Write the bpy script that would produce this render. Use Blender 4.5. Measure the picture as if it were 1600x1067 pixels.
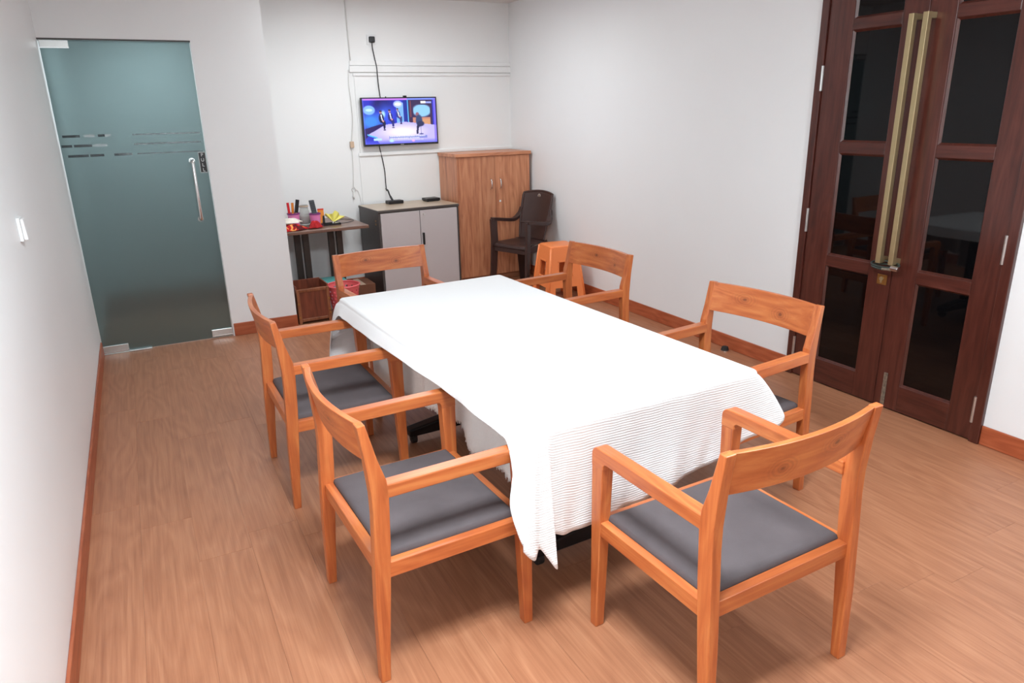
import bpy, bmesh, math, random
import numpy as np
from mathutils import Vector, Matrix

random.seed(7)
for o in list(bpy.data.objects):
    bpy.data.objects.remove(o, do_unlink=True)
scene = bpy.context.scene
COL = scene.collection

# ------------------------------------------------------------------ camera
F_PX, YAW, PITCH, ROLL = 1112.14, 0.4736, 0.3142, -0.0230
CAM = Vector((0.4021, -0.0930, 1.6055))
_fw = Vector((math.sin(YAW) * math.cos(PITCH), math.cos(YAW) * math.cos(PITCH), -math.sin(PITCH)))
_rt = Vector((math.cos(YAW), -math.sin(YAW), 0))
_up = _rt.cross(_fw)
_r2 = _rt * math.cos(ROLL) + _up * math.sin(ROLL)
_u2 = _up * math.cos(ROLL) - _rt * math.sin(ROLL)
cd = bpy.data.cameras.new('camera')
cd.sensor_width = 36.0
cd.lens = 36.0 * F_PX / 1600.0
cd.clip_start = 0.05
cam = bpy.data.objects.new('camera', cd)
COL.objects.link(cam)
M = Matrix(((_r2.x, _u2.x, -_fw.x, CAM.x), (_r2.y, _u2.y, -_fw.y, CAM.y), (_r2.z, _u2.z, -_fw.z, CAM.z), (0, 0, 0, 1)))
cam.matrix_world = M
scene.camera = cam

# ------------------------------------------------------------------ world, lights, exposure
wd = bpy.data.worlds.new('world')
wd.use_nodes = True
wd.node_tree.nodes['Background'].inputs[0].default_value = (0.9, 0.95, 1.0, 1)
wd.node_tree.nodes['Background'].inputs[1].default_value = 0.05
scene.world = wd
vs = scene.view_settings
vs.view_transform = 'Standard'
vs.look = 'None'
vs.gamma = 1.0
vs.use_curve_mapping = False
vs.exposure = 0.32

# room dimensions (metres)
W, Y1, Y2, H = 3.8693, 5.545, 6.588, 2.584
XD, ZD, X1 = 0.889, 2.102, 1.3745
YF = -2.4
ZB = 0.0988
YA, YB, ZDD = 1.669, 2.865, 2.46

# added ceiling lights, for bounced flash and for fill: (x, y, size, watts)
ADDED_LIGHTS = [(0.95, 0.95, 0.6, 72.0), (2.90, 0.95, 0.6, 17.0), (2.35, 5.2, 0.9, 17.0)]
LIGHT_COLOR = (0.83, 0.94, 1.0)
ADDED_WINDOW_W = 75.0          # frontal fill, coloured as daylight, at an added, unseen window behind the camera
ADDED_WIN = (0.25, 1.95, 0.95, 2.20)   # x0, x1, z0, z1 of the added window in the front wall
CORRIDOR_W = 24.0  # unseen corridor light, added to brighten the frosted door from behind


def area_lamp(x, y, z, size, watts, color=LIGHT_COLOR):
    ld = bpy.data.lights.new('lamp_light', 'AREA')
    ld.shape = 'SQUARE'
    ld.size = size
    ld.energy = watts
    ld.color = color
    lo = bpy.data.objects.new('lamp_light', ld)
    lo.location = (x, y, z)
    COL.objects.link(lo)
    return lo


for (lx, ly, ls, lw) in ADDED_LIGHTS:
    area_lamp(lx, ly, H - 0.036, ls * 0.9, lw)
_wl = area_lamp((ADDED_WIN[0] + ADDED_WIN[1]) / 2, YF + 0.03, (ADDED_WIN[2] + ADDED_WIN[3]) / 2, 1.0, ADDED_WINDOW_W, (0.82, 0.935, 1.0))
_wl.data.shape = 'RECTANGLE'
_wl.data.size = ADDED_WIN[1] - ADDED_WIN[0] - 0.1
_wl.data.size_y = ADDED_WIN[3] - ADDED_WIN[2] - 0.1
_wl.rotation_euler = (math.radians(90), 0, math.radians(180))
_wl.name = 'window_daylight'  # added fill light, standing just inside the assumed window
area_lamp(0.75, 6.8, 2.40, 0.4, CORRIDOR_W, (0.85, 0.97, 1.0))

# ------------------------------------------------------------------ materials
def srgb(r, g, b):
    def f(c):
        c /= 255.0
        return c / 12.92 if c <= 0.04045 else ((c + 0.055) / 1.055) ** 2.4
    return (f(r), f(g), f(b), 1.0)


def newmat(name):
    m = bpy.data.materials.new(name)
    m.use_nodes = True
    nt = m.node_tree
    return m, nt, nt.nodes['Principled BSDF']


def lk(nt, a, b):
    nt.links.new(a, b)


def add_knots(m, spots):
    """oval growth-ring knots at (x, z) of the slat, shifted from chair to chair"""
    nt = m.node_tree
    bs = nt.nodes['Principled BSDF']
    N = nt.nodes.new
    link = bs.inputs['Base Color'].links[0]
    cur = link.from_socket
    tc = N('ShaderNodeTexCoord')
    oi = N('ShaderNodeObjectInfo')
    sp = N('ShaderNodeSeparateXYZ')
    lk(nt, tc.outputs['Object'], sp.inputs[0])
    nz = N('ShaderNodeTexNoise'); nz.inputs['Scale'].default_value = 40
    lk(nt, tc.outputs['Object'], nz.inputs['Vector'])

    def math_(op, a, b):
        n = N('ShaderNodeMath'); n.operation = op
        for i, v in enumerate((a, b)):
            if isinstance(v, (int, float)):
                n.inputs[i].default_value = v
            else:
                lk(nt, v, n.inputs[i])
        return n.outputs[0]
    sh = math_('MULTIPLY', math_('SUBTRACT', oi.outputs['Random'], 0.5), 0.16)
    for (kx, kz, rx, rz) in spots:
        dx = math_('DIVIDE', math_('SUBTRACT', math_('ADD', sp.outputs['X'], sh), kx), rx)
        dz = math_('DIVIDE', math_('SUBTRACT', sp.outputs['Z'], kz), rz)
        d = math_('SQRT', math_('ADD', math_('MULTIPLY', dx, dx), math_('MULTIPLY', dz, dz)), 0.0)
        d = math_('ADD', d, math_('MULTIPLY', math_('SUBTRACT', nz.outputs['Fac'], 0.5), 0.5))
        rg = math_('MULTIPLY', math_('ADD', math_('SINE', math_('MULTIPLY', d, 14.0), 0.0), 1.0), 0.16)
        core = N('ShaderNodeMapRange'); core.inputs[1].default_value = 0.15; core.inputs[2].default_value = 0.5
        core.inputs[3].default_value = 0.75; core.inputs[4].default_value = 0.0
        lk(nt, d, core.inputs[0])
        fade = N('ShaderNodeMapRange'); fade.inputs[1].default_value = 0.5; fade.inputs[2].default_value = 2.2
        fade.inputs[3].default_value = 1.0; fade.inputs[4].default_value = 0.0
        lk(nt, d, fade.inputs[0])
        fac = math_('MAXIMUM', core.outputs[0], math_('MULTIPLY', rg, fade.outputs[0]))
        mk = N('ShaderNodeMix'); mk.data_type = 'RGBA'
        lk(nt, fac, mk.inputs[0]); lk(nt, cur, mk.inputs[6])
        mk.inputs[7].default_value = srgb(92, 44, 26)
        cur = mk.outputs[2]
    lk(nt, cur, bs.inputs['Base Color'])


def plain(name, col, rough=0.5, metal=0.0, noise=0.06, scale=8.0, bump=0.0, bscale=200.0, spec=0.5, coat=0.0):
    m, nt, bs = newmat(name)
    tc = nt.nodes.new('ShaderNodeTexCoord')
    nz = nt.nodes.new('ShaderNodeTexNoise')
    nz.inputs['Scale'].default_value = scale
    nz.inputs['Detail'].default_value = 4
    lk(nt, tc.outputs['Object'], nz.inputs['Vector'])
    rp = nt.nodes.new('ShaderNodeValToRGB')
    e = rp.color_ramp.elements
    e[0].position, e[1].position = 0.3, 0.7
    e[0].color = tuple(c * (1 - noise) for c in col[:3]) + (1,)
    e[1].color = tuple(min(1, c * (1 + noise)) for c in col[:3]) + (1,)
    lk(nt, nz.outputs['Fac'], rp.inputs['Fac'])
    lk(nt, rp.outputs['Color'], bs.inputs['Base Color'])
    bs.inputs['Roughness'].default_value = rough
    bs.inputs['Metallic'].default_value = metal
    bs.inputs['Specular IOR Level'].default_value = spec
    bs.inputs['Coat Weight'].default_value = coat
    if bump > 0:
        n2 = nt.nodes.new('ShaderNodeTexNoise')
        n2.inputs['Scale'].default_value = bscale
        n2.inputs['Detail'].default_value = 3
        lk(nt, tc.outputs['Object'], n2.inputs['Vector'])
        bp = nt.nodes.new('ShaderNodeBump')
        bp.inputs['Strength'].default_value = bump
        bp.inputs['Distance'].default_value = 0.002
        lk(nt, n2.outputs['Fac'], bp.inputs['Height'])
        lk(nt, bp.outputs['Normal'], bs.inputs['Normal'])
    return m


def wood(name, cols, axis='x', rough=0.4, stretch=14.0, scale=3.0, world=False, rings=0.5, coat=0.0, contrast=(0.3, 0.7), knots=0.0, vary=(0.9, 1.08), krange=(0.03, 0.16)):
    """streaky wood: grain runs along axis; every object gets its own piece of grain"""
    m, nt, bs = newmat(name)
    N = nt.nodes.new
    if world:
        src = N('ShaderNodeNewGeometry').outputs['Position']
    else:
        src = N('ShaderNodeTexCoord').outputs['Object']
    oi = N('ShaderNodeObjectInfo')
    off = N('ShaderNodeVectorMath'); off.operation = 'MULTIPLY'
    cb = N('ShaderNodeCombineXYZ')
    for i in range(3):
        lk(nt, oi.outputs['Random'], cb.inputs[i])
    lk(nt, cb.outputs[0], off.inputs[0])
    off.inputs[1].default_value = (17.3, 9.1, 23.7)
    ad = N('ShaderNodeVectorMath'); ad.operation = 'ADD'
    lk(nt, src, ad.inputs[0]); lk(nt, off.outputs[0], ad.inputs[1])
    mp = N('ShaderNodeMapping')
    s = [stretch] * 3
    s['xyz'.index(axis)] = 1.0
    mp.inputs['Scale'].default_value = s
    lk(nt, ad.outputs[0], mp.inputs['Vector'])
    n1 = N('ShaderNodeTexNoise')
    n1.inputs['Scale'].default_value = scale
    n1.inputs['Detail'].default_value = 6
    n1.inputs['Roughness'].default_value = 0.62
    n1.inputs['Distortion'].default_value = 0.6
    lk(nt, mp.outputs[0], n1.inputs['Vector'])
    # cathedral rings
    mp2 = N('ShaderNodeMapping')
    s2 = [5.0] * 3
    s2['xyz'.index(axis)] = 0.9
    mp2.inputs['Scale'].default_value = s2
    lk(nt, ad.outputs[0], mp2.inputs['Vector'])
    n2 = N('ShaderNodeTexNoise')
    n2.inputs['Scale'].default_value = 1.6
    n2.inputs['Detail'].default_value = 1.5
    lk(nt, mp2.outputs[0], n2.inputs['Vector'])
    mu = N('ShaderNodeMath'); mu.operation = 'MULTIPLY'; mu.inputs[1].default_value = 16.0
    lk(nt, n2.outputs['Fac'], mu.inputs[0])
    fr = N('ShaderNodeMath'); fr.operation = 'PINGPONG'; fr.inputs[1].default_value = 1.0
    lk(nt, mu.outputs[0], fr.inputs[0])
    mx = N('ShaderNodeMix'); mx.data_type = 'FLOAT'
    mx.inputs[0].default_value = rings
    lk(nt, n1.outputs['Fac'], mx.inputs[2]); lk(nt, fr.outputs[0], mx.inputs[3])
    rp = N('ShaderNodeValToRGB')
    els = rp.color_ramp.elements
    while len(els) < len(cols):
        els.new(0.5)
    for i, c in enumerate(cols):
        els[i].position = contrast[0] + (contrast[1] - contrast[0]) * i / (len(cols) - 1)
        els[i].color = c
    lk(nt, mx.outputs[0], rp.inputs['Fac'])
    # piece to piece tone shift
    hv = N('ShaderNodeHueSaturation')
    mr = N('ShaderNodeMapRange')
    mr.inputs[3].default_value = vary[0]; mr.inputs[4].default_value = vary[1]
    lk(nt, oi.outputs['Random'], mr.inputs[0])
    lk(nt, mr.outputs[0], hv.inputs['Value'])
    lk(nt, rp.outputs['Color'], hv.inputs['Color'])
    out = hv.outputs['Color']
    if knots > 0:
        mp3 = N('ShaderNodeMapping')
        s3 = [9.0] * 3
        s3['xyz'.index(axis)] = 5.0
        mp3.inputs['Scale'].default_value = s3
        lk(nt, ad.outputs[0], mp3.inputs['Vector'])
        vo = N('ShaderNodeTexVoronoi')
        vo.inputs['Scale'].default_value = 1.0
        lk(nt, mp3.outputs[0], vo.inputs['Vector'])
        kr = N('ShaderNodeMapRange')
        kr.inputs[1].default_value = krange[0]; kr.inputs[2].default_value = krange[1]
        kr.inputs[3].default_value = knots; kr.inputs[4].default_value = 0.0
        lk(nt, vo.outputs['Distance'], kr.inputs[0])
        mk = N('ShaderNodeMix'); mk.data_type = 'RGBA'
        lk(nt, kr.outputs[0], mk.inputs[0])
        lk(nt, out, mk.inputs[6])
        mk.inputs[7].default_value = tuple(c * 0.35 for c in cols[0][:3]) + (1,)
        out = mk.outputs[2]
    lk(nt, out, bs.inputs['Base Color'])
    bs.inputs['Roughness'].default_value = rough
    bs.inputs['Coat Weight'].default_value = coat
    bs.inputs['Coat Roughness'].default_value = 0.25
    b = N('ShaderNodeBump'); b.inputs['Strength'].default_value = 0.12; b.inputs['Distance'].default_value = 0.001
    lk(nt, n1.outputs['Fac'], b.inputs['Height'])
    lk(nt, b.outputs['Normal'], bs.inputs['Normal'])
    return m


MT = {}
MT['wall'] = plain('wall_paint', (0.875, 0.88, 0.885, 1), 0.42, noise=0.012, scale=1.3, bump=0.10, bscale=90, spec=0.35)
MT['wall_back'] = plain('wall_paint_back', (0.875, 0.875, 0.87, 1), 0.5, noise=0.012, scale=1.3, bump=0.08, bscale=90, spec=0.3)
MT['ceil'] = plain('ceiling_paint', (0.78, 0.76, 0.74, 1), 0.8, noise=0.01, scale=2)
WOODC = [srgb(166, 81, 40), srgb(191, 103, 54), srgb(207, 126, 70)]
for ax in 'xyz':
    MT['chair_' + ax] = wood('teak_' + ax, WOODC, ax, 0.36, 16, 3.0, rings=0.12, coat=0.25, contrast=(0.28, 0.72), knots=0.45 if ax == 'x' else 0.25)
MT['chair_slat'] = wood('teak_slat', WOODC, 'x', 0.34, 14, 2.6, rings=0.16, coat=0.25, contrast=(0.28, 0.72), knots=0.3)
add_knots(MT['chair_slat'], [(-0.09, 0.752, 0.030, 0.022), (0.10, 0.778, 0.034, 0.020)])
FLOORC = [srgb(152, 97, 69), srgb(169, 113, 82), srgb(184, 129, 96)]
MT['floor'] = wood('laminate', FLOORC, 'y', 0.40, 40, 2.2, world=True, rings=0.17, contrast=(0.25, 0.75), vary=(0.965, 1.03))
MT['floor_base'] = wood('laminate_base', [srgb(126, 76, 54), srgb(142, 90, 66)], 'y', 0.5, 20, 2.0, world=True)
BASEC = [srgb(150, 72, 42), srgb(172, 88, 54), srgb(186, 104, 68)]
MT['base_x'] = wood('baseboard_wood_x', BASEC, 'x', 0.4, 16, 3, world=True, rings=0.15, knots=0.4)
MT['base_y'] = wood('baseboard_wood_y', BASEC, 'y', 0.4, 16, 3, world=True, rings=0.15, knots=0.4)
MT['door_y'] = wood('mahogany_y', [srgb(60, 26, 20), srgb(78, 36, 28), srgb(90, 46, 37)], 'y', 0.3, 14, 3, world=True, rings=0.1, coat=0.3)
MT['door_z'] = wood('mahogany_z', [srgb(60, 26, 20), srgb(78, 36, 28), srgb(90, 46, 37)], 'z', 0.3, 14, 3, world=True, rings=0.1, coat=0.3)
MT['black_glass'] = plain('black_glass', (0.0025, 0.0025, 0.003, 1), 0.03, noise=0.0, spec=0.4)
MT['gold'] = plain('champagne_metal', srgb(190, 172, 132), 0.38, metal=0.75, noise=0.05, scale=20)
MT['brass'] = plain('brass', srgb(170, 125, 70), 0.35, metal=0.8, noise=0.1, scale=60)
MT['steel'] = plain('brushed_steel', srgb(205, 205, 203), 0.28, metal=0.9, noise=0.04, scale=30)
MT['worn_steel'] = plain('worn_steel', srgb(150, 140, 125), 0.5, metal=0.7, noise=0.35, scale=60)
MT['chrome'] = plain('chrome', srgb(225, 225, 225), 0.12, metal=1.0, noise=0.02)
MT['fabric'] = plain('seat_fabric', srgb(90, 82, 84), 0.75, noise=0.12, scale=7, bump=0.35, bscale=420, spec=0.25)
MT['blackplastic'] = plain('black_plastic', srgb(24, 24, 26), 0.4, noise=0.1)
MT['blackmetal'] = plain('black_metal', srgb(20, 20, 22), 0.32, noise=0.1, spec=0.5)
MT['whiteplastic'] = plain('white_plastic', srgb(236, 236, 236), 0.35, noise=0.01)
MT['trunk'] = plain('pvc_trunking', (0.87, 0.87, 0.865, 1), 0.4, noise=0.02)
MT['cordw'] = plain('white_cord', srgb(226, 225, 222), 0.5, noise=0.03)
MT['cordsw'] = plain('beige_plastic', srgb(200, 172, 146), 0.5, noise=0.03)
MT['cordb'] = plain('black_cord', srgb(30, 31, 33), 0.5, noise=0.03)
MT['orange'] = plain('orange_plastic', srgb(250, 142, 80), 0.36, noise=0.03, scale=4)
MT['brownplastic'] = plain('brown_plastic', srgb(62, 42, 38), 0.38, noise=0.1, scale=10)
MT['greydark'] = plain('charcoal_laminate', srgb(72, 66, 64), 0.45, noise=0.08, scale=30)
MT['greydoor'] = plain('grey_laminate', srgb(188, 180, 180), 0.45, noise=0.015, scale=3)
MT['cabtop'] = wood('beige_laminate', [srgb(176, 152, 128), srgb(196, 176, 152)], 'x', 0.3, 10, 3, world=True, rings=0.1)
CABC = [srgb(164, 100, 70), srgb(194, 128, 92), srgb(212, 150, 112)]
MT['cab_z'] = wood('cherry_laminate_z', CABC, 'z', 0.42, 15, 1.9, world=True, rings=0.12, contrast=(0.3, 0.7), knots=0.25)
MT['cab_x'] = wood('cherry_laminate_x', CABC, 'x', 0.42, 12, 2.2, world=True, rings=0.1)
MT['deskwood'] = wood('walnut_laminate', [srgb(92, 66, 56), srgb(116, 86, 73), srgb(134, 103, 88)], 'x', 0.3, 12, 3, world=True, rings=0.1)
MT['deskleg'] = plain('dark_brown_metal', srgb(62, 50, 44), 0.45, noise=0.06)
MT['traywood'] = wood('dark_tray_wood', [srgb(92, 44, 28), srgb(120, 60, 40), srgb(138, 74, 50)], 'z', 0.4, 10, 3, rings=0.1)
MT['trayframe'] = wood('tray_frame_wood', [srgb(104, 58, 36), srgb(134, 80, 52), srgb(152, 96, 64)], 'z', 0.35, 10, 3, rings=0.1)
MT['pink'] = plain('pink_plastic', srgb(232, 108, 112), 0.4, noise=0.04)
MT['pinkcup'] = plain('magenta_plastic', srgb(234, 134, 190), 0.35, noise=0.05)
MT['purple'] = plain('purple_rim', srgb(140, 60, 130), 0.4, noise=0.05)
MT['red'] = plain('red_plastic', srgb(214, 30, 40), 0.4, noise=0.05)
MT['orangecap'] = plain('orange_cap', srgb(236, 140, 46), 0.4, noise=0.05)
MT['yellow'] = plain('yellow_paper', srgb(238, 228, 120), 0.6, noise=0.06, scale=20)
MT['tissue'] = plain('tissue_paper', srgb(236, 228, 216), 0.9, noise=0.06, scale=30, bump=0.4, bscale=120)
MT['cardboard'] = plain('cardboard', srgb(118, 72, 50), 0.8, noise=0.08, scale=15)
MT['teal'] = plain('teal_plastic', srgb(90, 172, 170), 0.4, noise=0.03)
MT['paleblue'] = plain('pale_blue_plastic', srgb(206, 224, 234), 0.4, noise=0.03)
MT['remote'] = plain('grey_remote', srgb(74, 80, 86), 0.45, noise=0.06)
MT['rubber'] = plain('rubber', srgb(34, 28, 26), 0.7, noise=0.05)
MT['green_cable'] = plain('dark_green_cable', srgb(46, 56, 52), 0.3, noise=0.1, scale=60)


def glassy(name, col, rough=0.05, trans=0.9):
    m, nt, bs = newmat(name)
    tc = nt.nodes.new('ShaderNodeTexCoord')
    nz = nt.nodes.new('ShaderNodeTexNoise'); nz.inputs['Scale'].default_value = 12
    lk(nt, tc.outputs['Object'], nz.inputs['Vector'])
    mr = nt.nodes.new('ShaderNodeMapRange')
    mr.inputs[3].default_value = rough; mr.inputs[4].default_value = rough * 1.5
    lk(nt, nz.outputs['Fac'], mr.inputs[0]); lk(nt, mr.outputs[0], bs.inputs['Roughness'])
    bs.inputs['Base Color'].default_value = col
    bs.inputs['Transmission Weight'].default_value = trans
    bs.inputs['IOR'].default_value = 1.3
    return m


MT['jar'] = glassy('jar_glass', (0.88, 0.9, 0.88, 1), 0.06, 0.75)


def frosted():
    """frosted door glass: film scatters light, some daylight comes through, glossy front"""
    m, nt, bs = newmat('frosted_glass')
    N = nt.nodes.new
    out = nt.nodes['Material Output']
    tc = N('ShaderNodeTexCoord')
    nz = N('ShaderNodeTexNoise'); nz.inputs['Scale'].default_value = 2.2; nz.inputs['Detail'].default_value = 4
    lk(nt, tc.outputs['Object'], nz.inputs['Vector'])
    rp = N('ShaderNodeValToRGB')
    rp.color_ramp.elements[0].position = 0.35; rp.color_ramp.elements[1].position = 0.7
    rp.color_ramp.elements[0].color = srgb(84, 96, 96); rp.color_ramp.elements[1].color = srgb(92, 106, 106)
    lk(nt, nz.outputs['Fac'], rp.inputs['Fac'])
    lk(nt, rp.outputs['Color'], bs.inputs['Base Color'])
    bs.inputs['Roughness'].default_value = 0.3
    bs.inputs['Specular IOR Level'].default_value = 0.35
    rf = N('ShaderNodeBsdfRefraction')
    rf.inputs['Color'].default_value = (0.64, 0.74, 0.745, 1)
    rf.inputs['Roughness'].default_value = 0.55
    rf.inputs['IOR'].default_value = 1.1
    mx = N('ShaderNodeMixShader'); mx.inputs[0].default_value = 0.55
    lk(nt, bs.outputs[0], mx.inputs[1]); lk(nt, rf.outputs[0], mx.inputs[2])
    lk(nt, mx.outputs[0], out.inputs['Surface'])
    return m


MT['frost'] = frosted()
MT['clearstripe'] = plain('clear_glass_stripe', srgb(46, 58, 62), 0.08, noise=0.25, scale=18)
MT['lightstripe'] = plain('light_glass_stripe', srgb(176, 190, 192), 0.2, noise=0.1, scale=18)


def cloth_mat(name, col, ribs=True):
    m, nt, bs = newmat(name)
    N = nt.nodes.new
    tc = N('ShaderNodeTexCoord')
    sp = N('ShaderNodeSeparateXYZ')
    lk(nt, tc.outputs['Object'], sp.inputs[0])
    nz = N('ShaderNodeTexNoise'); nz.inputs['Scale'].default_value = 9; nz.inputs['Detail'].default_value = 3
    lk(nt, tc.outputs['Object'], nz.inputs['Vector'])
    ad = N('ShaderNodeMath'); ad.operation = 'ADD'
    lk(nt, sp.outputs['Z'], ad.inputs[0]); lk(nt, sp.outputs['Y'], ad.inputs[1])
    a2 = N('ShaderNodeMath'); a2.operation = 'MULTIPLY_ADD'
    lk(nt, nz.outputs['Fac'], a2.inputs[0]); a2.inputs[1].default_value = 0.012
    lk(nt, ad.outputs[0], a2.inputs[2])
    ml = N('ShaderNodeMath'); ml.operation = 'MULTIPLY'; ml.inputs[1].default_value = 2 * math.pi / 0.0085
    lk(nt, a2.outputs[0], ml.inputs[0])
    sn = N('ShaderNodeMath'); sn.operation = 'SINE'
    lk(nt, ml.outputs[0], sn.inputs[0])
    fine = N('ShaderNodeTexNoise'); fine.inputs['Scale'].default_value = 160 if not ribs else 260
    fine.inputs['Detail'].default_value = 3
    lk(nt, tc.outputs['Object'], fine.inputs['Vector'])
    bm = N('ShaderNodeBump')
    bm.inputs['Strength'].default_value = 0.35 if ribs else 0.9
    bm.inputs['Distance'].default_value = 0.0012 if ribs else 0.004
    mx = N('ShaderNodeMix'); mx.data_type = 'FLOAT'
    mx.inputs[0].default_value = 0.35 if ribs else 1.0
    lk(nt, sn.outputs[0], mx.inputs[2]); lk(nt, fine.outputs['Fac'], mx.inputs[3])
    lk(nt, mx.outputs[0], bm.inputs['Height'])
    lk(nt, bm.outputs['Normal'], bs.inputs['Normal'])
    bs.inputs['Base Color'].default_value = col
    bs.inputs['Roughness'].default_value = 0.85
    bs.inputs['Specular IOR Level'].default_value = 0.2
    bs.inputs['Sheen Weight'].default_value = 0.1
    return m


MT['cloth'] = cloth_mat('white_ribbed_cloth', (0.88, 0.88, 0.885, 1))
MT['towel'] = cloth_mat('white_terry_cloth', (0.83, 0.825, 0.80, 1), ribs=False)


def patterned():
    m, nt, bs = newmat('red_patterned_cloth')
    N = nt.nodes.new
    tc = N('ShaderNodeTexCoord')
    nz = N('ShaderNodeTexNoise'); nz.inputs['Scale'].default_value = 16; nz.inputs['Detail'].default_value = 1
    nz.inputs['Distortion'].default_value = 1.2
    lk(nt, tc.outputs['Object'], nz.inputs['Vector'])
    rp = N('ShaderNodeValToRGB'); rp.color_ramp.interpolation = 'CONSTANT'
    e = rp.color_ramp.elements
    e[0].position = 0; e[0].color = srgb(96, 6, 14)
    e[1].position = 0.45; e[1].color = srgb(186, 20, 24)
    x = e.new(0.57); x.color = srgb(240, 160, 84)
    lk(nt, nz.outputs['Fac'], rp.inputs['Fac'])
    lk(nt, rp.outputs['Color'], bs.inputs['Base Color'])
    bs.inputs['Roughness'].default_value = 0.9
    return m


MT['redcloth'] = patterned()


def emissive(name, col, strength):
    m, nt, bs = newmat(name)
    bs.inputs['Base Color'].default_value = (0.9, 0.9, 0.9, 1)
    bs.inputs['Emission Color'].default_value = col
    bs.inputs['Emission Strength'].default_value = strength
    return m


MT['diffuser'] = emissive('lamp_diffuser', (1, 0.97, 0.94, 1), 4.0)  # glowing face of the added ceiling panels


# ------------------------------------------------------------------ mesh helpers
class MB:
    def __init__(s):
        s.v, s.f = [], []

    def add(s, vs, fs):
        n = len(s.v)
        s.v += [tuple(map(float, q)) for q in vs]
        s.f += [tuple(i + n for i in f) for f in fs]
        return s

    def box(s, x0, x1, y0, y1, z0, z1):
        return s.add([(x0, y0, z0), (x1, y0, z0), (x1, y1, z0), (x0, y1, z0), (x0, y0, z1), (x1, y0, z1), (x1, y1, z1), (x0, y1, z1)],
                     [(0, 3, 2, 1), (4, 5, 6, 7), (0, 1, 5, 4), (1, 2, 6, 5), (2, 3, 7, 6), (3, 0, 4, 7)])

    def hexa(s, b, t):
        """b, t: 4 bottom and 4 top corners, counter clockwise from above"""
        return s.add(list(b) + list(t), [(0, 3, 2, 1), (4, 5, 6, 7), (0, 1, 5, 4), (1, 2, 6, 5), (2, 3, 7, 6), (3, 0, 4, 7)])

    def prism(s, prof, axis, a, b):
        """prof: 2-D polygon in the two other axes (cyclic order), extruded from a to b along axis"""
        n = len(prof)

        def mk(p, t):
            return {'x': (t, p[0], p[1]), 'y': (p[0], t, p[1]), 'z': (p[0], p[1], t)}[axis]
        vs = [mk(p, a) for p in prof] + [mk(p, b) for p in prof]
        fs = [tuple(range(n)), tuple(range(2 * n - 1, n - 1, -1))]
        fs += [(i, i + n, (i + 1) % n + n, (i + 1) % n) for i in range(n)]
        return s.add(vs, fs)

    def lathe(s, prof, c=(0, 0, 0), seg=24, cap=True):
        n = len(prof)
        vs = []
        for k in range(seg):
            a = 2 * math.pi * k / seg
            vs += [(c[0] + r * math.cos(a), c[1] + r * math.sin(a), c[2] + z) for r, z in prof]
        fs = []
        for k in range(seg):
            k2 = (k + 1) % seg
            for i in range(n - 1):
                fs.append((k * n + i, k2 * n + i, k2 * n + i + 1, k * n + i + 1))
        if cap:
            fs.append(tuple(k * n for k in range(seg))[::-1])
            fs.append(tuple(k * n + n - 1 for k in range(seg)))
        return s.add(vs, fs)

    def tube(s, pts, r, seg=8, cap=True):
        pts = [Vector(p) for p in pts]
        n = len(pts)
        rs = r if isinstance(r, (list, tuple)) else [r] * n
        t0 = (pts[1] - pts[0]).normalized()
        nrm = t0.orthogonal().normalized()
        vs = []
        for i, p in enumerate(pts):
            t = (pts[min(i + 1, n - 1)] - pts[max(i - 1, 0)]).normalized()
            nrm = (nrm - t * nrm.dot(t)).normalized()
            bn = t.cross(nrm)
            for k in range(seg):
                a = 2 * math.pi * k / seg
                vs.append(p + (nrm * math.cos(a) + bn * math.sin(a)) * rs[i])
        fs = []
        for i in range(n - 1):
            for k in range(seg):
                k2 = (k + 1) % seg
                fs.append((i * seg + k, i * seg + k2, (i + 1) * seg + k2, (i + 1) * seg + k))
        if cap:
            fs.append(tuple(range(seg))[::-1])
            fs.append(tuple((n - 1) * seg + k for k in range(seg)))
        return s.add(vs, fs)

    def grid(s, rows):
        """rows: list of equal length point lists"""
        nr, nc = len(rows), len(rows[0])
        vs = [p for r in rows for p in r]
        fs = [(i * nc + j, i * nc + j + 1, (i + 1) * nc + j + 1, (i + 1) * nc + j) for i in range(nr - 1) for j in range(nc - 1)]
        return s.add(vs, fs)

    def build(s, name, mat, parent=None, smooth=False, bevel=0.0, seg=2, solid=0.0, subd=0, fixn=True):
        me = bpy.data.meshes.new(name)
        me.from_pydata(s.v, [], s.f)
        if fixn:
            bm = bmesh.new(); bm.from_mesh(me)
            bmesh.ops.recalc_face_normals(bm, faces=bm.faces)
            bm.to_mesh(me); bm.free()
        me.materials.append(mat)
        if smooth:
            me.polygons.foreach_set('use_smooth', [True] * len(me.polygons))
        me.update()
        o = bpy.data.objects.new(name, me)
        COL.objects.link(o)
        if parent is not None:
            o.parent = parent
        if solid:
            md = o.modifiers.new('solid', 'SOLIDIFY'); md.thickness = solid; md.offset = 0
        if bevel:
            md = o.modifiers.new('bevel', 'BEVEL'); md.width = bevel; md.segments = seg
            md.limit_method = 'ANGLE'; md.angle_limit = math.radians(35)
            md.harden_normals = False
        if subd:
            md = o.modifiers.new('sub', 'SUBSURF'); md.levels = subd; md.render_levels = subd
        return o


def tag(o, label, cat, group=None, kind=None):
    o['label'] = label
    o['category'] = cat
    if group:
        o['group'] = group
    if kind:
        o['kind'] = kind
    return o


def thing(name, label, cat, loc=(0, 0, 0), rz=0.0, group=None, kind=None):
    o = bpy.data.objects.new(name, None)
    o.empty_display_size = 0.1
    COL.objects.link(o)
    o.location = loc
    o.rotation_euler = (0, 0, rz)
    return tag(o, label, cat, group, kind)


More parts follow.
